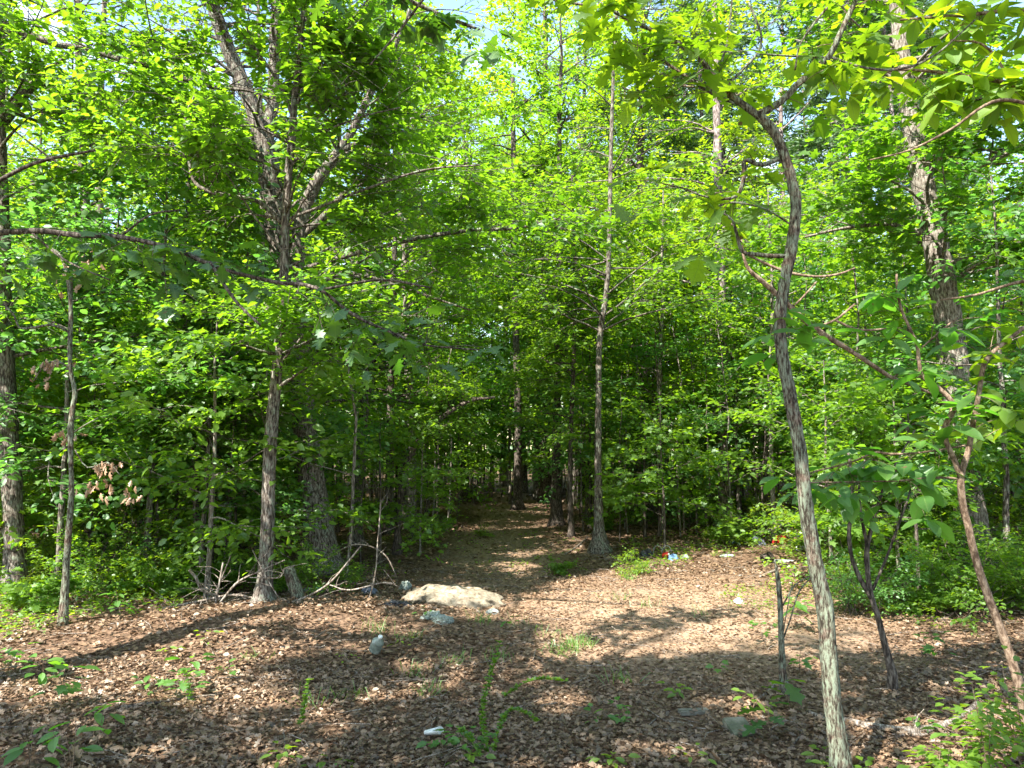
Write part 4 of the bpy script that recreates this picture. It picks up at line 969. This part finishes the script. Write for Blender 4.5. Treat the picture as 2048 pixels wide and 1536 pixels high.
for px, py, n in [(1135, 1300, 60), (1160, 1292, 60), (1120, 1310, 40), (1230, 1200, 26), (1290, 1215, 22), (1260, 1160, 30), (1400, 1230, 18), (1480, 1215, 18), (960, 1245, 40), (760, 1265, 40), (820, 1280, 30), (860, 1390, 40), (905, 1330, 30), (840, 1350, 30), (700, 1400, 20), (1240, 1365, 26), (1090, 1270, 18), (1000, 1320, 22), (620, 1410, 20), (1030, 1250, 14), (500, 1320, 14)]:
    c = gat(px, py)
    for _ in range(n):
        p = c + rb.normal(0, 1, 3) * [.07, .05, 0]; p[2] = float(ground_z(p[0], p[1])); d = nrm(rb.normal(0, .5, 3) * [1, 1, 0] + UP)
        L = rb.uniform(.05, .12); s_ = nrm(np.cross(d, rb.normal(0, 1, 3))) * .002; q = p + d * L; q2 = q + nrm(d + [0, 0, -.9] + rb.normal(0, .2, 3)) * L * .5
        gr.add([p - s_, p + s_, q + s_ * .8, q - s_ * .8, q2], [np.array([[0, 1, 2, 3]]), np.array([[3, 2, 4]])], rb.uniform())
link('grass', gr.mesh('grass', M['grass']), label='thin tufts of grass scattered over the clearing', category='grass', kind='stuff')

# ------------------------------------------------------------------ seedlings: each stem and leaf built
def seedling(px, py, h, n, size, kind, label, seed, spread=.09, name='seedling', group='seedlings among the fallen leaves', two=False):
    rs = np.random.RandomState(seed); b = gat(px, py); root = thing(name, label, 'seedling', tuple(b), group)
    mb = MB(); tops = []
    for q in range(3 if two else 1):
        e = b + np.array([rs.normal(0, .25) * h, rs.normal(0, .2) * h, h * rs.uniform(.75, 1)]); mid = (b + e) / 2 + rs.normal(0, .01, 3)
        p = smooth_path([b - [0, 0, .02], mid, e], .02); mb.tube(p, np.linspace(.003, .0015, len(p)), 4, cap=False); tops.append(p)
    link('stem', mb.mesh('stem', M['smooth_bark'], b, True), root)
    for g in range(n):
        p = tops[g % len(tops)]; a = g * 2.4 + rs.normal(0, .3); pos = p[int(rs.uniform(.45, 1) * (len(p) - 1))]
        d = np.array([math.cos(a), math.sin(a), rs.normal(-.05, .2)]); m = leafm[kind][rs.randint(len(leafm[kind]))]
        pos = pos + nrm(d) * rs.uniform(0, spread)
        put_leaf(root, b, m, pos, d, UP + rs.normal(0, .25, 3), size * rs.uniform(.7, 1.2))
SEED = [
 (45, 1335, .2, 9, .07, 'seed', 'cluster of pale green leaves on the bank beside the snapped sapling'), (90, 1370, .25, 9, .09, 'magd', 'shaded green seedling below the pale cluster at the bank'),
 (120, 1420, .3, 8, .09, 'seed', 'shaded green seedling behind the broad dark leaves'), (350, 1400, .22, 9, .07, 'seed', 'low leafy seedling beside the thin fallen branch'), (385, 1375, .25, 8, .07, 'magd', 'upright seedling by the thin fallen branch'),
 (300, 1385, .15, 6, .06, 'magd', 'flat green seedling before the sunlit leaf spot'), (445, 1352, .12, 5, .05, 'seed', 'tiny seedling in the brown leaves past the low leafy one'), (413, 1290, .15, 7, .045, 'seedy', 'bright seedling near the crossed dead sticks'), (335, 1315, .12, 7, .045, 'seedy', 'small bright seedling on the dark litter under the bank'),
 (245, 1240, .35, 9, .08, 'magd', 'tall seedling standing on the sunlit bank'), (560, 1530, .12, 8, .05, 'seedy', 'bright seedling at the bottom edge by the sun spot'), (660, 1540, .1, 6, .05, 'seedy', 'green seedling at the bottom edge past the sun spot'),
 (885, 1510, .12, 9, .055, 'seed', 'dark leafy seedling beside the white scrap'), (920, 1500, .14, 9, .055, 'seed', 'leafy seedling touching the feathery stems'), (950, 1490, .1, 7, .05, 'seed', 'seedling at the foot of the feathery stems'), (935, 1530, .1, 8, .05, 'seedy', 'bright round leaved seedling below the feathery stems'),
 (1180, 1450, .1, 5, .05, 'seed', 'small dark seedling in the open litter'), (1235, 1435, .12, 7, .05, 'seed', 'small dark seedling with round leaves in open litter'), (1245, 1445, .08, 5, .045, 'magd', 'low seedling next to the round leaved dark one'), (1360, 1400, .15, 8, .06, 'seedy', 'glowing yellow green seedling by the weathered board'),
 (1500, 1425, .15, 9, .055, 'seedy', 'yellow green seedling before the big pale leaf'), (1600, 1350, .2, 8, .06, 'seed', 'green seedling beside the front lichen-spotted trunk'), (1610, 1260, .3, 10, .09, 'magd', 'broad leaved green seedling behind the front trunk'), (1850, 1465, .1, 6, .06, 'magd', 'pale six leaved seedling by the thick fallen branch'),
 (1430, 1345, .12, 6, .05, 'seed', 'dark seedling in the shade edge near the broken stub'), (1530, 1300, .3, 12, .05, 'seed', 'dark leafy seedling in front of the broken stub'), (1650, 1530, .1, 7, .05, 'seedy', 'bright seedling at the foot of the front trunk'), (1390, 1530, .1, 9, .04, 'seedy', 'small bright seedling at the bottom edge before the slab'), (1210, 1535, .1, 9, .05, 'seedy', 'glossy seedling at the bottom edge of open litter'),
 (1880, 1330, .25, 9, .07, 'seed', 'dark seedling in the shaded leaves below the shrub'), (1760, 1240, .2, 8, .06, 'seedy', 'bright seedling behind the dark shrub foot'), (1690, 1225, .2, 8, .06, 'seed', 'small seedling close behind the front trunk'),
 (705, 1330, .15, 6, .03, 'seedy', 'tiny upright seedling next to the pale bottle'), (805, 1310, .2, 7, .03, 'seedy', 'slim light seedling between the bottle and the crumpled sheet'), (1010, 1262, .14, 7, .05, 'seed', 'seedling at the edge between shade and sunlit litter'), (850, 1235, .15, 5, .05, 'seed', 'single green sprig against the straw coloured mound'),
]
for q, t in enumerate(SEED): seedling(t[0], t[1], t[2], int(t[3] * 1.5), t[4] * 1.2, t[5], t[6], seed=900 + q, spread=.11)
for q, (px, py, lab) in enumerate([(60, 1545, 'broad round dark leaves of a plant at the bottom corner'), (140, 1555, 'second plant with broad dark leaves at the bottom corner'), (185, 1500, 'smaller dark round leaved plant above the corner ones')]):
    seedling(px, py, .28, 9, .10, 'magd', lab, 950 + q, .12, two=True)
# the big pale oak leaves near the board
for q, (px, py, kd, lab) in enumerate([(1580, 1420, 'oak', 'oak seedling with big pale lobed leaves over the litter'), (1545, 1480, 'dark', 'oak seedling with dark lobed leaves by the mossy slab')]):
    seedling(px, py, .22, 5, .15, kd, lab, 960 + q, .05, name='oak_seedling')
# glowing low bushes at the bottom corner: small round leaves, each its own
for q, (px, py, h, n, lab) in enumerate([(1985, 1650, .62, 150, 'sunlit small leaved bush filling the bottom corner'), (1890, 1650, .36, 110, 'sunlit low bush before the one in the corner'), (1780, 1620, .20, 80, 'sunlit trailing leaves beside the thick fallen branch'), (1710, 1600, .14, 50, 'sunlit trailing leaves close to the front trunk'), (2060, 1600, .62, 130, 'shaded half of the small leaved corner bush')]):
    seedling(px, py, h, int(n * 1.6), .056, 'seedy', lab, 970 + q, .2, name='small_leaved_bush', group='small leaved bushes in the corner', two=True)
# feathery green stems
def feather(pts, depth, label, seed):
    rs = np.random.RandomState(seed); P = np.array([at(a, b, depth) for a, b in pts]); P[:, 2] = np.maximum(P[:, 2], ground_z(P[:, 0], P[:, 1]) + .01); P = smooth_path(P, .02); b = P[0]
    root = thing('feathery_plant', label, 'plant', tuple(b), 'feathery stems in the middle of the litter'); mb = MB(); mb.tube(P, np.linspace(.003, .0015, len(P)), 4, cap=False)
    link('stem', mb.mesh('stem', M['leaf_under'], b, True), root)
    n = len(P) * 9; q = P[rs.randint(0, len(P), n)]; lm = MB(); d = rs.normal(0, 1, (n, 3)); d[:, 2] = abs(d[:, 2]) * .5
    lm.leaves(q, UP + rs.normal(0, .4, (n, 3)), d, rs.uniform(.018, .035, n), T_DIA, rs.uniform(0, .8, n)); link('foliage', lm.mesh('foliage', M['leaf_under'], b), root, kind='stuff')
feather([(975, 1500), (965, 1440), (972, 1380), (990, 1320), (1000, 1285)], 4.35, 'tall upright feathery green stem in the litter', 1)
feather([(985, 1500), (1010, 1430), (1040, 1420), (1070, 1440)], 4.2, 'feathery stem bowing over toward the sunlit patch', 2)
feather([(1010, 1390), (1040, 1370), (1080, 1358), (1130, 1362)], 5.0, 'feathery stem lying along the shaded litter', 3)
feather([(600, 1455), (608, 1420), (612, 1385), (618, 1360)], 4.7, 'small feathery stem standing apart', 4)
feather([(960, 1510), (935, 1470), (920, 1460)], 4.1, 'short feathery stem leaning at the clump foot', 5)
feather([(380, 1400), (378, 1370), (372, 1345)], 4.9, 'short feathery stem by the thin fallen branch', 6)

# ------------------------------------------------------------------ dead wood
def stick(pts, label, depth=None, mat='dead_wood', name='fallen_branch', group=None, seed=0, twigs=0, rough=.1):
    rs = np.random.RandomState(seed + 7)
    if depth is None:
        P = []
        for a, b, w in pts:
            g = gat(a, b); P.append([g[0], g[1], g[2] + .5 * w * g[1] / F * .8, .5 * w * g[1] / F])
        s_ = smooth_path(P, .03); P, R = s_[:, :3], s_[:, 3]
    else: P, R = traced(pts, depth, .03)
    b = P[0]; mb = MB(); mb.tube(P, np.maximum(R, .002), 9, rough, rs)
    root = thing(name, label, 'branch', tuple(b), group); link('stem', mb.mesh('stem', M[mat], b, True), root)
    for _ in range(twigs):
        i0 = rs.randint(1, len(P) - 1); q = limb_path(P[i0], rs.uniform(0, 6.28), rs.uniform(.1, .8), rs.uniform(.12, .35), rs, 0, .1, 4); tb = MB(); tb.tube(q, np.linspace(R[i0] * .5, .0015, 5), 5, cap=False)
        link('twig', tb.mesh('twig', M[mat], b, True), root)
G = 'dead branches of the brush pile'
for q, (d, pts, lab) in enumerate([
    (7.5, [(368, 1218, 2.8), (440, 1219, 4.2), (500, 1220, 4.9), (560, 1212, 4.9), (620, 1190, 4.2), (660, 1165, 4.2), (695, 1125, 3.5), (722, 1092, 2.8)], 'long dead branch sweeping up past the slender oak foot'),
    (7.7, [(330, 1216, 4.2), (400, 1202, 4.2), (470, 1190, 4.2), (545, 1205, 3.5)], 'dead branch lying level across the brush pile'),
    (8.0, [(378, 1138, 6.3), (392, 1155, 6.3), (405, 1180, 5.6), (445, 1200, 4.9)], 'thick pale curved stick on the brush pile'),
    (7.6, [(424, 1245, 4.9), (432, 1200, 4.2), (440, 1160, 3.5), (446, 1125, 3.5)], 'forked stick standing upright in the brush pile'),
    (7.6, [(440, 1205, 4.2), (475, 1165, 4.2), (520, 1142, 2.8), (570, 1120, 2.1)], 'dead branch reaching to the slender oak trunk'),
    (7.9, [(430, 1190, 3.5), (450, 1140, 2.8), (462, 1110, 2.1)], 'thin stick leaning at the top of the brush pile'),
    (7.5, [(500, 1155, 2.1), (560, 1155, 2.1), (568, 1138, 2.1), (590, 1130, 1.4)], 'thin twig poking out beside the oak foot'),
    (8.6, [(640, 1130, 2.1), (690, 1095, 2.1), (730, 1090, 2.8), (770, 1110, 2.8), (792, 1150, 2.1)], 'arching dead switch behind the brush pile'),
    (8.4, [(735, 1210, 2.8), (750, 1150, 2.8), (756, 1080, 2.8), (762, 1000, 2.1)], 'upright pale dead stem beyond the brush pile'),
    (7.4, [(560, 1200, 2.1), (530, 1150, 2.1), (505, 1100, 2.1)], 'thin twig leaning on the slender oak'),
    (7.3, [(660, 1170, 2.1), (700, 1180, 2.8), (770, 1165, 2.8), (800, 1175, 2.1)], 'low dead branch running toward the mound')]):
    stick(pts, lab, d, group=G, seed=q, twigs=7)
for q, (pts, lab) in enumerate([
    ([(405, 1268, 4), (428, 1252, 5), (462, 1238, 4)], 'pale stick crossing another on the sunlit litter'), ([(418, 1238, 4), (435, 1250, 5), (455, 1268, 4)], 'pale stick crossed under its neighbour'),
    ([(200, 1424, 7), (290, 1410, 6), (380, 1397, 5), (460, 1390, 4), (540, 1386, 3)], 'long thin fallen branch on the shaded litter'), ([(375, 1398, 3), (400, 1415, 3), (392, 1440, 2)], 'forked twig off the long thin branch'),
    ([(170, 1520, 7), (230, 1522, 7), (275, 1512, 7), (312, 1488, 6)], 'greenish fallen stick near the bottom corner'), ([(80, 1470, 4), (110, 1440, 4), (135, 1415, 3)], 'thin bent twig beside the broad dark leaves'),
    ([(270, 1452, 3), (310, 1448, 3), (350, 1452, 2)], 'short straight twig on the dark litter'), ([(560, 1297, 6), (590, 1296, 4)], 'short pale stick near the pale bottle'),
    ([(1650, 1432, 8), (1700, 1448, 12), (1760, 1462, 15), (1830, 1468, 15), (1890, 1455, 14), (1935, 1430, 12), (1955, 1410, 10)], 'thick curved fallen branch in the corner behind the glowing bush'),
    ([(1735, 1477, 6), (1820, 1472, 7), (1920, 1476, 5)], 'straight barkless stick along the thick fallen branch'), ([(1690, 1492, 6), (1750, 1488, 6), (1800, 1490, 4)], 'short straight stick touching the front trunk'),
    ([(1800, 1470, 4), (1826, 1450, 5), (1832, 1432, 6)], 'short upright forked stick on the thick branch'), ([(1615, 1425, 7), (1645, 1440, 8), (1672, 1458, 7)], 'broken stick pointing at the front trunk foot'),
    ([(1498, 1412, 5), (1530, 1390, 6), (1562, 1362, 7)], 'pale stick slanting behind the oak seedling'), ([(1575, 1500, 3), (1595, 1480, 4), (1610, 1460, 3)], 'dark twig lying before the front trunk'),
    ([(1800, 1185, 6), (1815, 1170, 7), (1835, 1150, 6)], 'pale broken stick leaning in the shrubs'), ([(1822, 1180, 5), (1835, 1200, 5), (1850, 1225, 4)], 'second pale broken stick in the shrubs'),
    ([(1740, 1132, 3), (1780, 1130, 4), (1810, 1131, 3)], 'thin level stick before the shrubs'), ([(1290, 1460, 3), (1310, 1440, 3), (1325, 1430, 2)], 'small twig on the open litter'), ([(1520, 1155, 5), (1560, 1140, 6)], 'short stick at the far edge of the clearing'),
    ([(1130, 1110, 3), (1160, 1090, 4), (1190, 1062, 4)], 'curved pale root at the flared trunk')]):
    stick(pts, lab, None, group='fallen branches on the litter', seed=30 + q, twigs=1 if len(pts) > 3 else 0)
stick([(577, 1135, 22), (586, 1165, 26), (596, 1195, 24), (604, 1222, 22)], 'rotten broken log leaning by the slender oak', 7.9, 'lichen_bark', 'broken_log', seed=77, rough=.2)
# broken stub in the clearing
root, b3, pa3 = traced_tree('broken_stub', 'dead broken sapling stub standing at the clearing edge', 'stub', 5.35, [(1568, 1372, 14), (1565, 1340, 12), (1562, 1260, 11), (1560, 1200, 10), (1556, 1160, 9), (1553, 1135, 6), (1550, 1122, 2)], M['lichen_bark'],
    [('twig', [(1558, 1300, 4), (1580, 1240, 3), (1600, 1180, 3), (1640, 1140, 2)]), ('twig', [(1561, 1220, 3), (1590, 1170, 3), (1625, 1150, 2)]), ('twig', [(1563, 1290, 3), (1572, 1230, 2), (1585, 1165, 2)])], seed=51, k=10)
# dark many-stemmed shrub
r4 = np.random.RandomState(41)
root, b4, pa4 = traced_tree('dark_shrub', 'dark many-stemmed bare shrub between front trunk and tan shrub', 'shrub', 5.4,
    [(1784, 1345, 15.0), (1770, 1290, 12.0), (1755, 1230, 10.5), (1742, 1190, 10.5), (1735, 1140, 9.8), (1734, 1095, 9.8), (1745, 1050, 6.8), (1762, 990, 5.2), (1790, 930, 3.8), (1830, 860, 3.0)], M['dark_bark'],
    [('stem', [(1742, 1195, 10), (1722, 1160, 9), (1705, 1120, 8), (1698, 1070, 8), (1702, 1020, 7), (1704, 960, 6), (1695, 900, 5)]), ('stem', [(1735, 1090, 8), (1724, 1040, 6), (1718, 980, 5), (1730, 920, 4)]),
     ('stem', [(1745, 1180, 6), (1775, 1110, 5), (1800, 1040, 5), (1818, 990, 4), (1830, 930, 3)])], seed=52, k=10, step=.03)
near_leaves(root, b4, pa4, [0, 1, 2, 3], 8, 'seed', .085, r4, M['dark_bark'], spread=.3, fmin=.55, lim=110)

# ------------------------------------------------------------------ mound, rubbish, slab, board
M['sand'] = noise_mat('pale_sand', [(.08, .06, .04), (.21, .175, .125), (.34, .295, .225)], (1, 1, 1), 22, 9, bump=.8, bdist=.02)
M['plastic_pale'] = noise_mat('dirty_plastic', [(.07, .08, .065), (.17, .20, .17), (.33, .37, .33)], (1, 1, 1), 14, 4, rough=.4, bump=.5, bdist=.01, spec=.5)
M['plastic_black'] = noise_mat('black_plastic', [(.01, .01, .012), (.03, .032, .038)], (1, 1, 1), 12, 4, rough=.35, bump=.5, bdist=.01, spec=.5)
M['red'] = noise_mat('red_plastic', [(.35, .01, .015), (.60, .02, .02)], (1, 1, 1), 10, 3, rough=.45, spec=.5)
M['blue'] = noise_mat('blue_cloth', [(.05, .10, .20), (.16, .28, .42)], (1, 1, 1), 10, 3)
M['teal'] = noise_mat('teal_plastic', [(.02, .22, .18), (.05, .40, .33)], (1, 1, 1), 10, 3, rough=.4, spec=.5)
M['grey_cloth'] = noise_mat('grey_cloth', [(.05, .06, .08), (.14, .15, .18)], (1, 1, 1), 18, 4)
M['white'] = noise_mat('dirty_white', [(.45, .47, .44), (.72, .74, .72)], (1, 1, 1), 14, 4, rough=.6)
M['stone'] = noise_mat('grey_stone', [(.10, .11, .10), (.22, .24, .22), (.36, .38, .35)], (1, 1, 1), 20, 6, bump=.8)
M['moss'] = noise_mat('mossy_slab', [(.05, .06, .035), (.12, .12, .08), (.25, .22, .17)], (1, 1, 1), 12, 7, bump=.7)
M['board'] = noise_mat('weathered_board', [(.05, .045, .035), (.15, .14, .11), (.27, .25, .21)], (1, 6, 1), 14, 6, bump=.8)
def lump(name, label, cat, px, py, w, d, h, mat, seed, amp=.25, group=None, sub=4, sink=.3, rz=0, fold=0.0):
    import bmesh
    bm = bmesh.new(); bmesh.ops.create_icosphere(bm, subdivisions=sub, radius=1)
    for v in bm.verts:
        c_ = v.co; n_ = float(vnoise(c_.x * 1.7 + c_.z + seed * 3, c_.y * 1.7 - c_.z * .7, .6, seed)) + .5 * float(vnoise(c_.x * 4 + c_.z * 2 + 9, c_.y * 4 + c_.z * 3, .6, seed + 1))
        f = 1 + amp * (n_ - .75) * 2
        if fold: f += fold * (abs(math.sin(c_.x * 7 + c_.y * 5 + n_ * 5)) - .5)
        v.co = (c_.x * f * w / 2, c_.y * f * d / 2, c_.z * f * h)
    for f_ in bm.faces: f_.smooth = not fold
    me = bpy.data.meshes.new(name); bm.to_mesh(me); bm.free(); me.materials.append(mat)
    p = gat(px, py); o = link(name, me, None, (p[0], p[1], p[2] + h * (1 - sink) - h * .45), label=label, category=cat); o.rotation_euler = (0, 0, rz)
    if group: o['group'] = group
    return o
lump('sand_mound', 'pale straw coloured mound of sandy soil by the path entrance', 'mound', 905, 1208, 1.0, .66, .17, M['sand'], 3, .22, sink=.5, sub=5, rz=-.25)
RG = 'rubbish dumped round the mound'
lump('plastic_sheet', 'crumpled grey green plastic sheet in front of the sandy mound', 'plastic sheet', 862, 1238, .17, .13, .05, M['plastic_pale'], 5, .35, RG, fold=.25)
lump('plastic_sheet', 'larger pale lump of crumpled plastic touching the sheet', 'plastic sheet', 888, 1246, .17, .12, .055, M['plastic_pale'], 6, .35, RG, fold=.25)
lump('stone', 'small grey stone at the low end of the mound', 'stone', 985, 1228, .13, .08, .04, M['stone'], 7, .2, RG)
lump('plastic_bag', 'small pale grey bag at the back corner of the mound', 'plastic bag', 810, 1178, .12, .09, .07, M['plastic_pale'], 8, .3, RG, fold=.2)
lump('plastic_bag', 'dark green bag half hidden under twigs', 'plastic bag', 738, 1188, .19, .12, .06, M['grey_cloth'], 9, .25, RG, fold=.12)
lump('black_plastic', 'black crumpled plastic at the left foot of the mound', 'plastic sheet', 790, 1212, .26, .12, .035, M['plastic_black'], 10, .4, RG, fold=.3)
lump('black_plastic', 'black plastic scrap against the mound front', 'plastic sheet', 838, 1203, .14, .08, .03, M['plastic_black'], 11, .4, RG, fold=.3)
lump('plastic_scrap', 'teal plastic scrap under the sweeping dead branch', 'plastic scrap', 640, 1183, .12, .08, .04, M['teal'], 12, .3, RG, fold=.2)
lump('plastic_scrap', 'pale scrap next to the teal one', 'plastic scrap', 615, 1183, .10, .08, .03, M['plastic_pale'], 13, .3, RG, fold=.2)
RG2 = 'rubbish beyond the clearing'
for px, py, w, h, m, nm, lab in [(1346, 1114, .13, .05, 'blue', 'cloth', 'grey blue cloth next to the red can'), (1372, 1112, .1, .04, 'plastic_pale', 'plastic_scrap', 'pale scrap past the blue cloth'), (1448, 1074, .14, .06, 'red', 'cloth', 'dark red cloth behind the leafy creepers'),
                              (1476, 1082, .16, .06, 'blue', 'plastic_bag', 'pale blue bag behind the leafy creepers'), (1508, 1086, .3, .08, 'grey_cloth', 'cloth', 'dark grey heap of cloth near the red bag'), (1560, 1082, .22, .09, 'red', 'plastic_bag', 'bright red bag in the undergrowth'),
                              (1605, 1095, .2, .06, 'white', 'plastic_bag', 'white bag beside the front trunk'), (1294, 1108, .2, .07, 'plastic_black', 'plastic_bag', 'black bag beside the wire loops'), (1478, 1200, .1, .03, 'white', 'paper_scrap', 'white paper scrap on the sunlit litter'), (1590, 1068, .16, .05, 'blue', 'cloth', 'small blue grey cloth behind the red bag')]:
    lump(nm, lab, nm.replace('_', ' '), px, py + 6, w, w * .7, h * 1.35, M[m], px % 97, .3, RG2, 3, fold=.2)
def lathe(mb, prof, n=14, r=.5):
    prof = np.array(prof, float); th = np.arange(n) * 2 * math.pi / n; V = np.stack([prof[:, 0:1] * np.cos(th), prof[:, 0:1] * np.sin(th), np.repeat(prof[:, 1:2], n, 1)], -1).reshape(-1, 3)
    i = np.arange(len(prof) - 1)[:, None] * n; j = np.arange(n)[None, :]; j2 = (j + 1) % n
    mb.add(V, [np.stack([i + j, i + j2, i + n + j2, i + n + j], -1).reshape(-1, 4), np.arange(n)[None, ::-1], (len(prof) - 1) * n + np.arange(n)[None, :]], r)
def bottle(px, py, L, R, mat, cap, label, rot):
    p = gat(px, py); root = thing('plastic_bottle', label, 'bottle', (p[0], p[1], p[2] + R * .8), RG); root.rotation_euler = rot
    mb = MB(); lathe(mb, [(R * .7, 0), (R, .08 * L), (R * .9, .2 * L), (R, .3 * L), (R * .88, .42 * L), (R, .55 * L), (R * .95, .65 * L), (R * .35, .86 * L), (R * .3, .92 * L)]); link('body', mb.mesh('body', mat, smooth=True), root)
    mb = MB(); lathe(mb, [(R * .36, .9 * L), (R * .36, L), (R * .2, L * 1.01)], 10); link('cap', mb.mesh('cap', cap), root)
bottle(748, 1312, .16, .05, M['plastic_pale'], M['white'], 'pale ribbed plastic bottle standing tilted in the litter', (.5, .35, .2))
bottle(1328, 1116, .13, .045, M['red'], M['white'], 'red bottle lying next to the blue cloth', (1.3, .2, .4))
# grey wire loops
for q, (cx, cy_) in enumerate([(1316, 1098), (1334, 1098)]):
    c_ = gat(cx, cy_ + 12); a = np.linspace(0, math.pi, 10); mb = MB(); mb.tube(np.c_[c_[0] + .07 * np.cos(a), np.full(10, c_[1]) + .02 * np.sin(a), c_[2] + .14 * np.sin(a) ** .6], np.full(10, .007), 6)
    link('wire_loop', mb.mesh('wire_loop', M['stone'], c_, True), None, tuple(c_), label=['grey metal hoop beside the red bottle', 'second grey metal hoop above the red bottle'][q], category='wire hoop', group='metal hoops in the rubbish')
# pot lying on its side and the pale slab next to it
p = gat(1525, 1124); root = thing('plant_pot', 'dark brown pot lying open on its side by the pale slab', 'pot', (p[0], p[1], p[2] + .06), RG2); root.rotation_euler = (math.radians(80), 0, .5)
mb = MB(); lathe(mb, [(.05, 0), (.075, .14), (.068, .14), (.045, .01)]); link('body', mb.mesh('body', M['dark_bark'], smooth=True), root)
mb = MB(); lathe(mb, [(.08, .125), (.08, .145), (.07, .145)]); link('rim', mb.mesh('rim', M['dark_bark'], smooth=True), root)
lump('pale_slab', 'long pale flat stone at the far clearing edge', 'stone', 1562, 1124, .46, .12, .03, M['stone'], 31, .15, RG2)
lump('stone', 'flat grey stone among the sunlit creepers', 'stone', 1455, 1113, .22, .1, .03, M['stone'], 32, .2, RG2)
# folded white scrap
p = gat(852, 1478); root = thing('paper_cup', 'crushed white cup lying by the dark leafy seedling', 'cup', (p[0], p[1], p[2] + .035), RG); root.rotation_euler = (math.radians(75), .3, 1.2); root.scale = (1.1, .55, 1)
mb = MB(); lathe(mb, [(.026, 0), (.038, .09), (.036, .09), (.024, .004)]); link('body', mb.mesh('body', M['white']), root)
mb = MB(); lathe(mb, [(.041, .086), (.041, .093), (.036, .093)]); link('rim', mb.mesh('rim', M['white']), root)
# weathered board: three planks with open grooves
import bmesh
def box(name, sx, sy, sz, mat, parent, loc, bev=.003):
    bm = bmesh.new(); bmesh.ops.create_cube(bm, size=1); bmesh.ops.scale(bm, vec=(sx, sy, sz), verts=bm.verts); bmesh.ops.bevel(bm, geom=bm.edges[:], offset=bev, segments=1)
    me = bpy.data.meshes.new(name); bm.to_mesh(me); bm.free(); me.materials.append(mat); return link(name, me, parent, loc)
p = gat(1388, 1428); root = thing('weathered_board', 'grooved weathered board half sunk near the glowing seedling', 'board', (p[0], p[1], p[2] + .015), None, .12)
for q in range(3): box('slat', .19, .020, .022, M['board'], root, (0, (q - 1) * .026, .002 * (q % 2)))
p = gat(1478, 1462); root = thing('mossy_slab', 'square mossy slab sunk in the litter by the dark lobed seedling', 'slab', (p[0], p[1], p[2] + .01), None, .2)
root.rotation_euler = (math.radians(14), 0, .15); box('block', .135, .17, .05, M['moss'], root, (0, 0, 0), .008); box('edge', .120, .012, .03, M['stone'], root, (0, -.092, -.012), .003)

# things that still share a label: say which of them stands nearer the path
from collections import defaultdict
same = defaultdict(list)
for o in scene.objects:
    if o.parent is None and o.get('label') and o.get('group'): same[o['label']].append(o)
for lab, os_ in same.items():
    if 2 <= len(os_) <= 4 and len(lab.split()) <= 12:
        os_.sort(key=lambda o: abs(o.location.x - float(trail_x(o.location.y))))
        suf = {2: ['nearer the path', 'farther off'], 3: ['nearest the path', 'middle of three', 'farthest off'], 4: ['nearest the path', 'second from path', 'third from path', 'farthest off']}[len(os_)]
        for o, t in zip(os_, suf): o['label'] = lab + ', ' + t
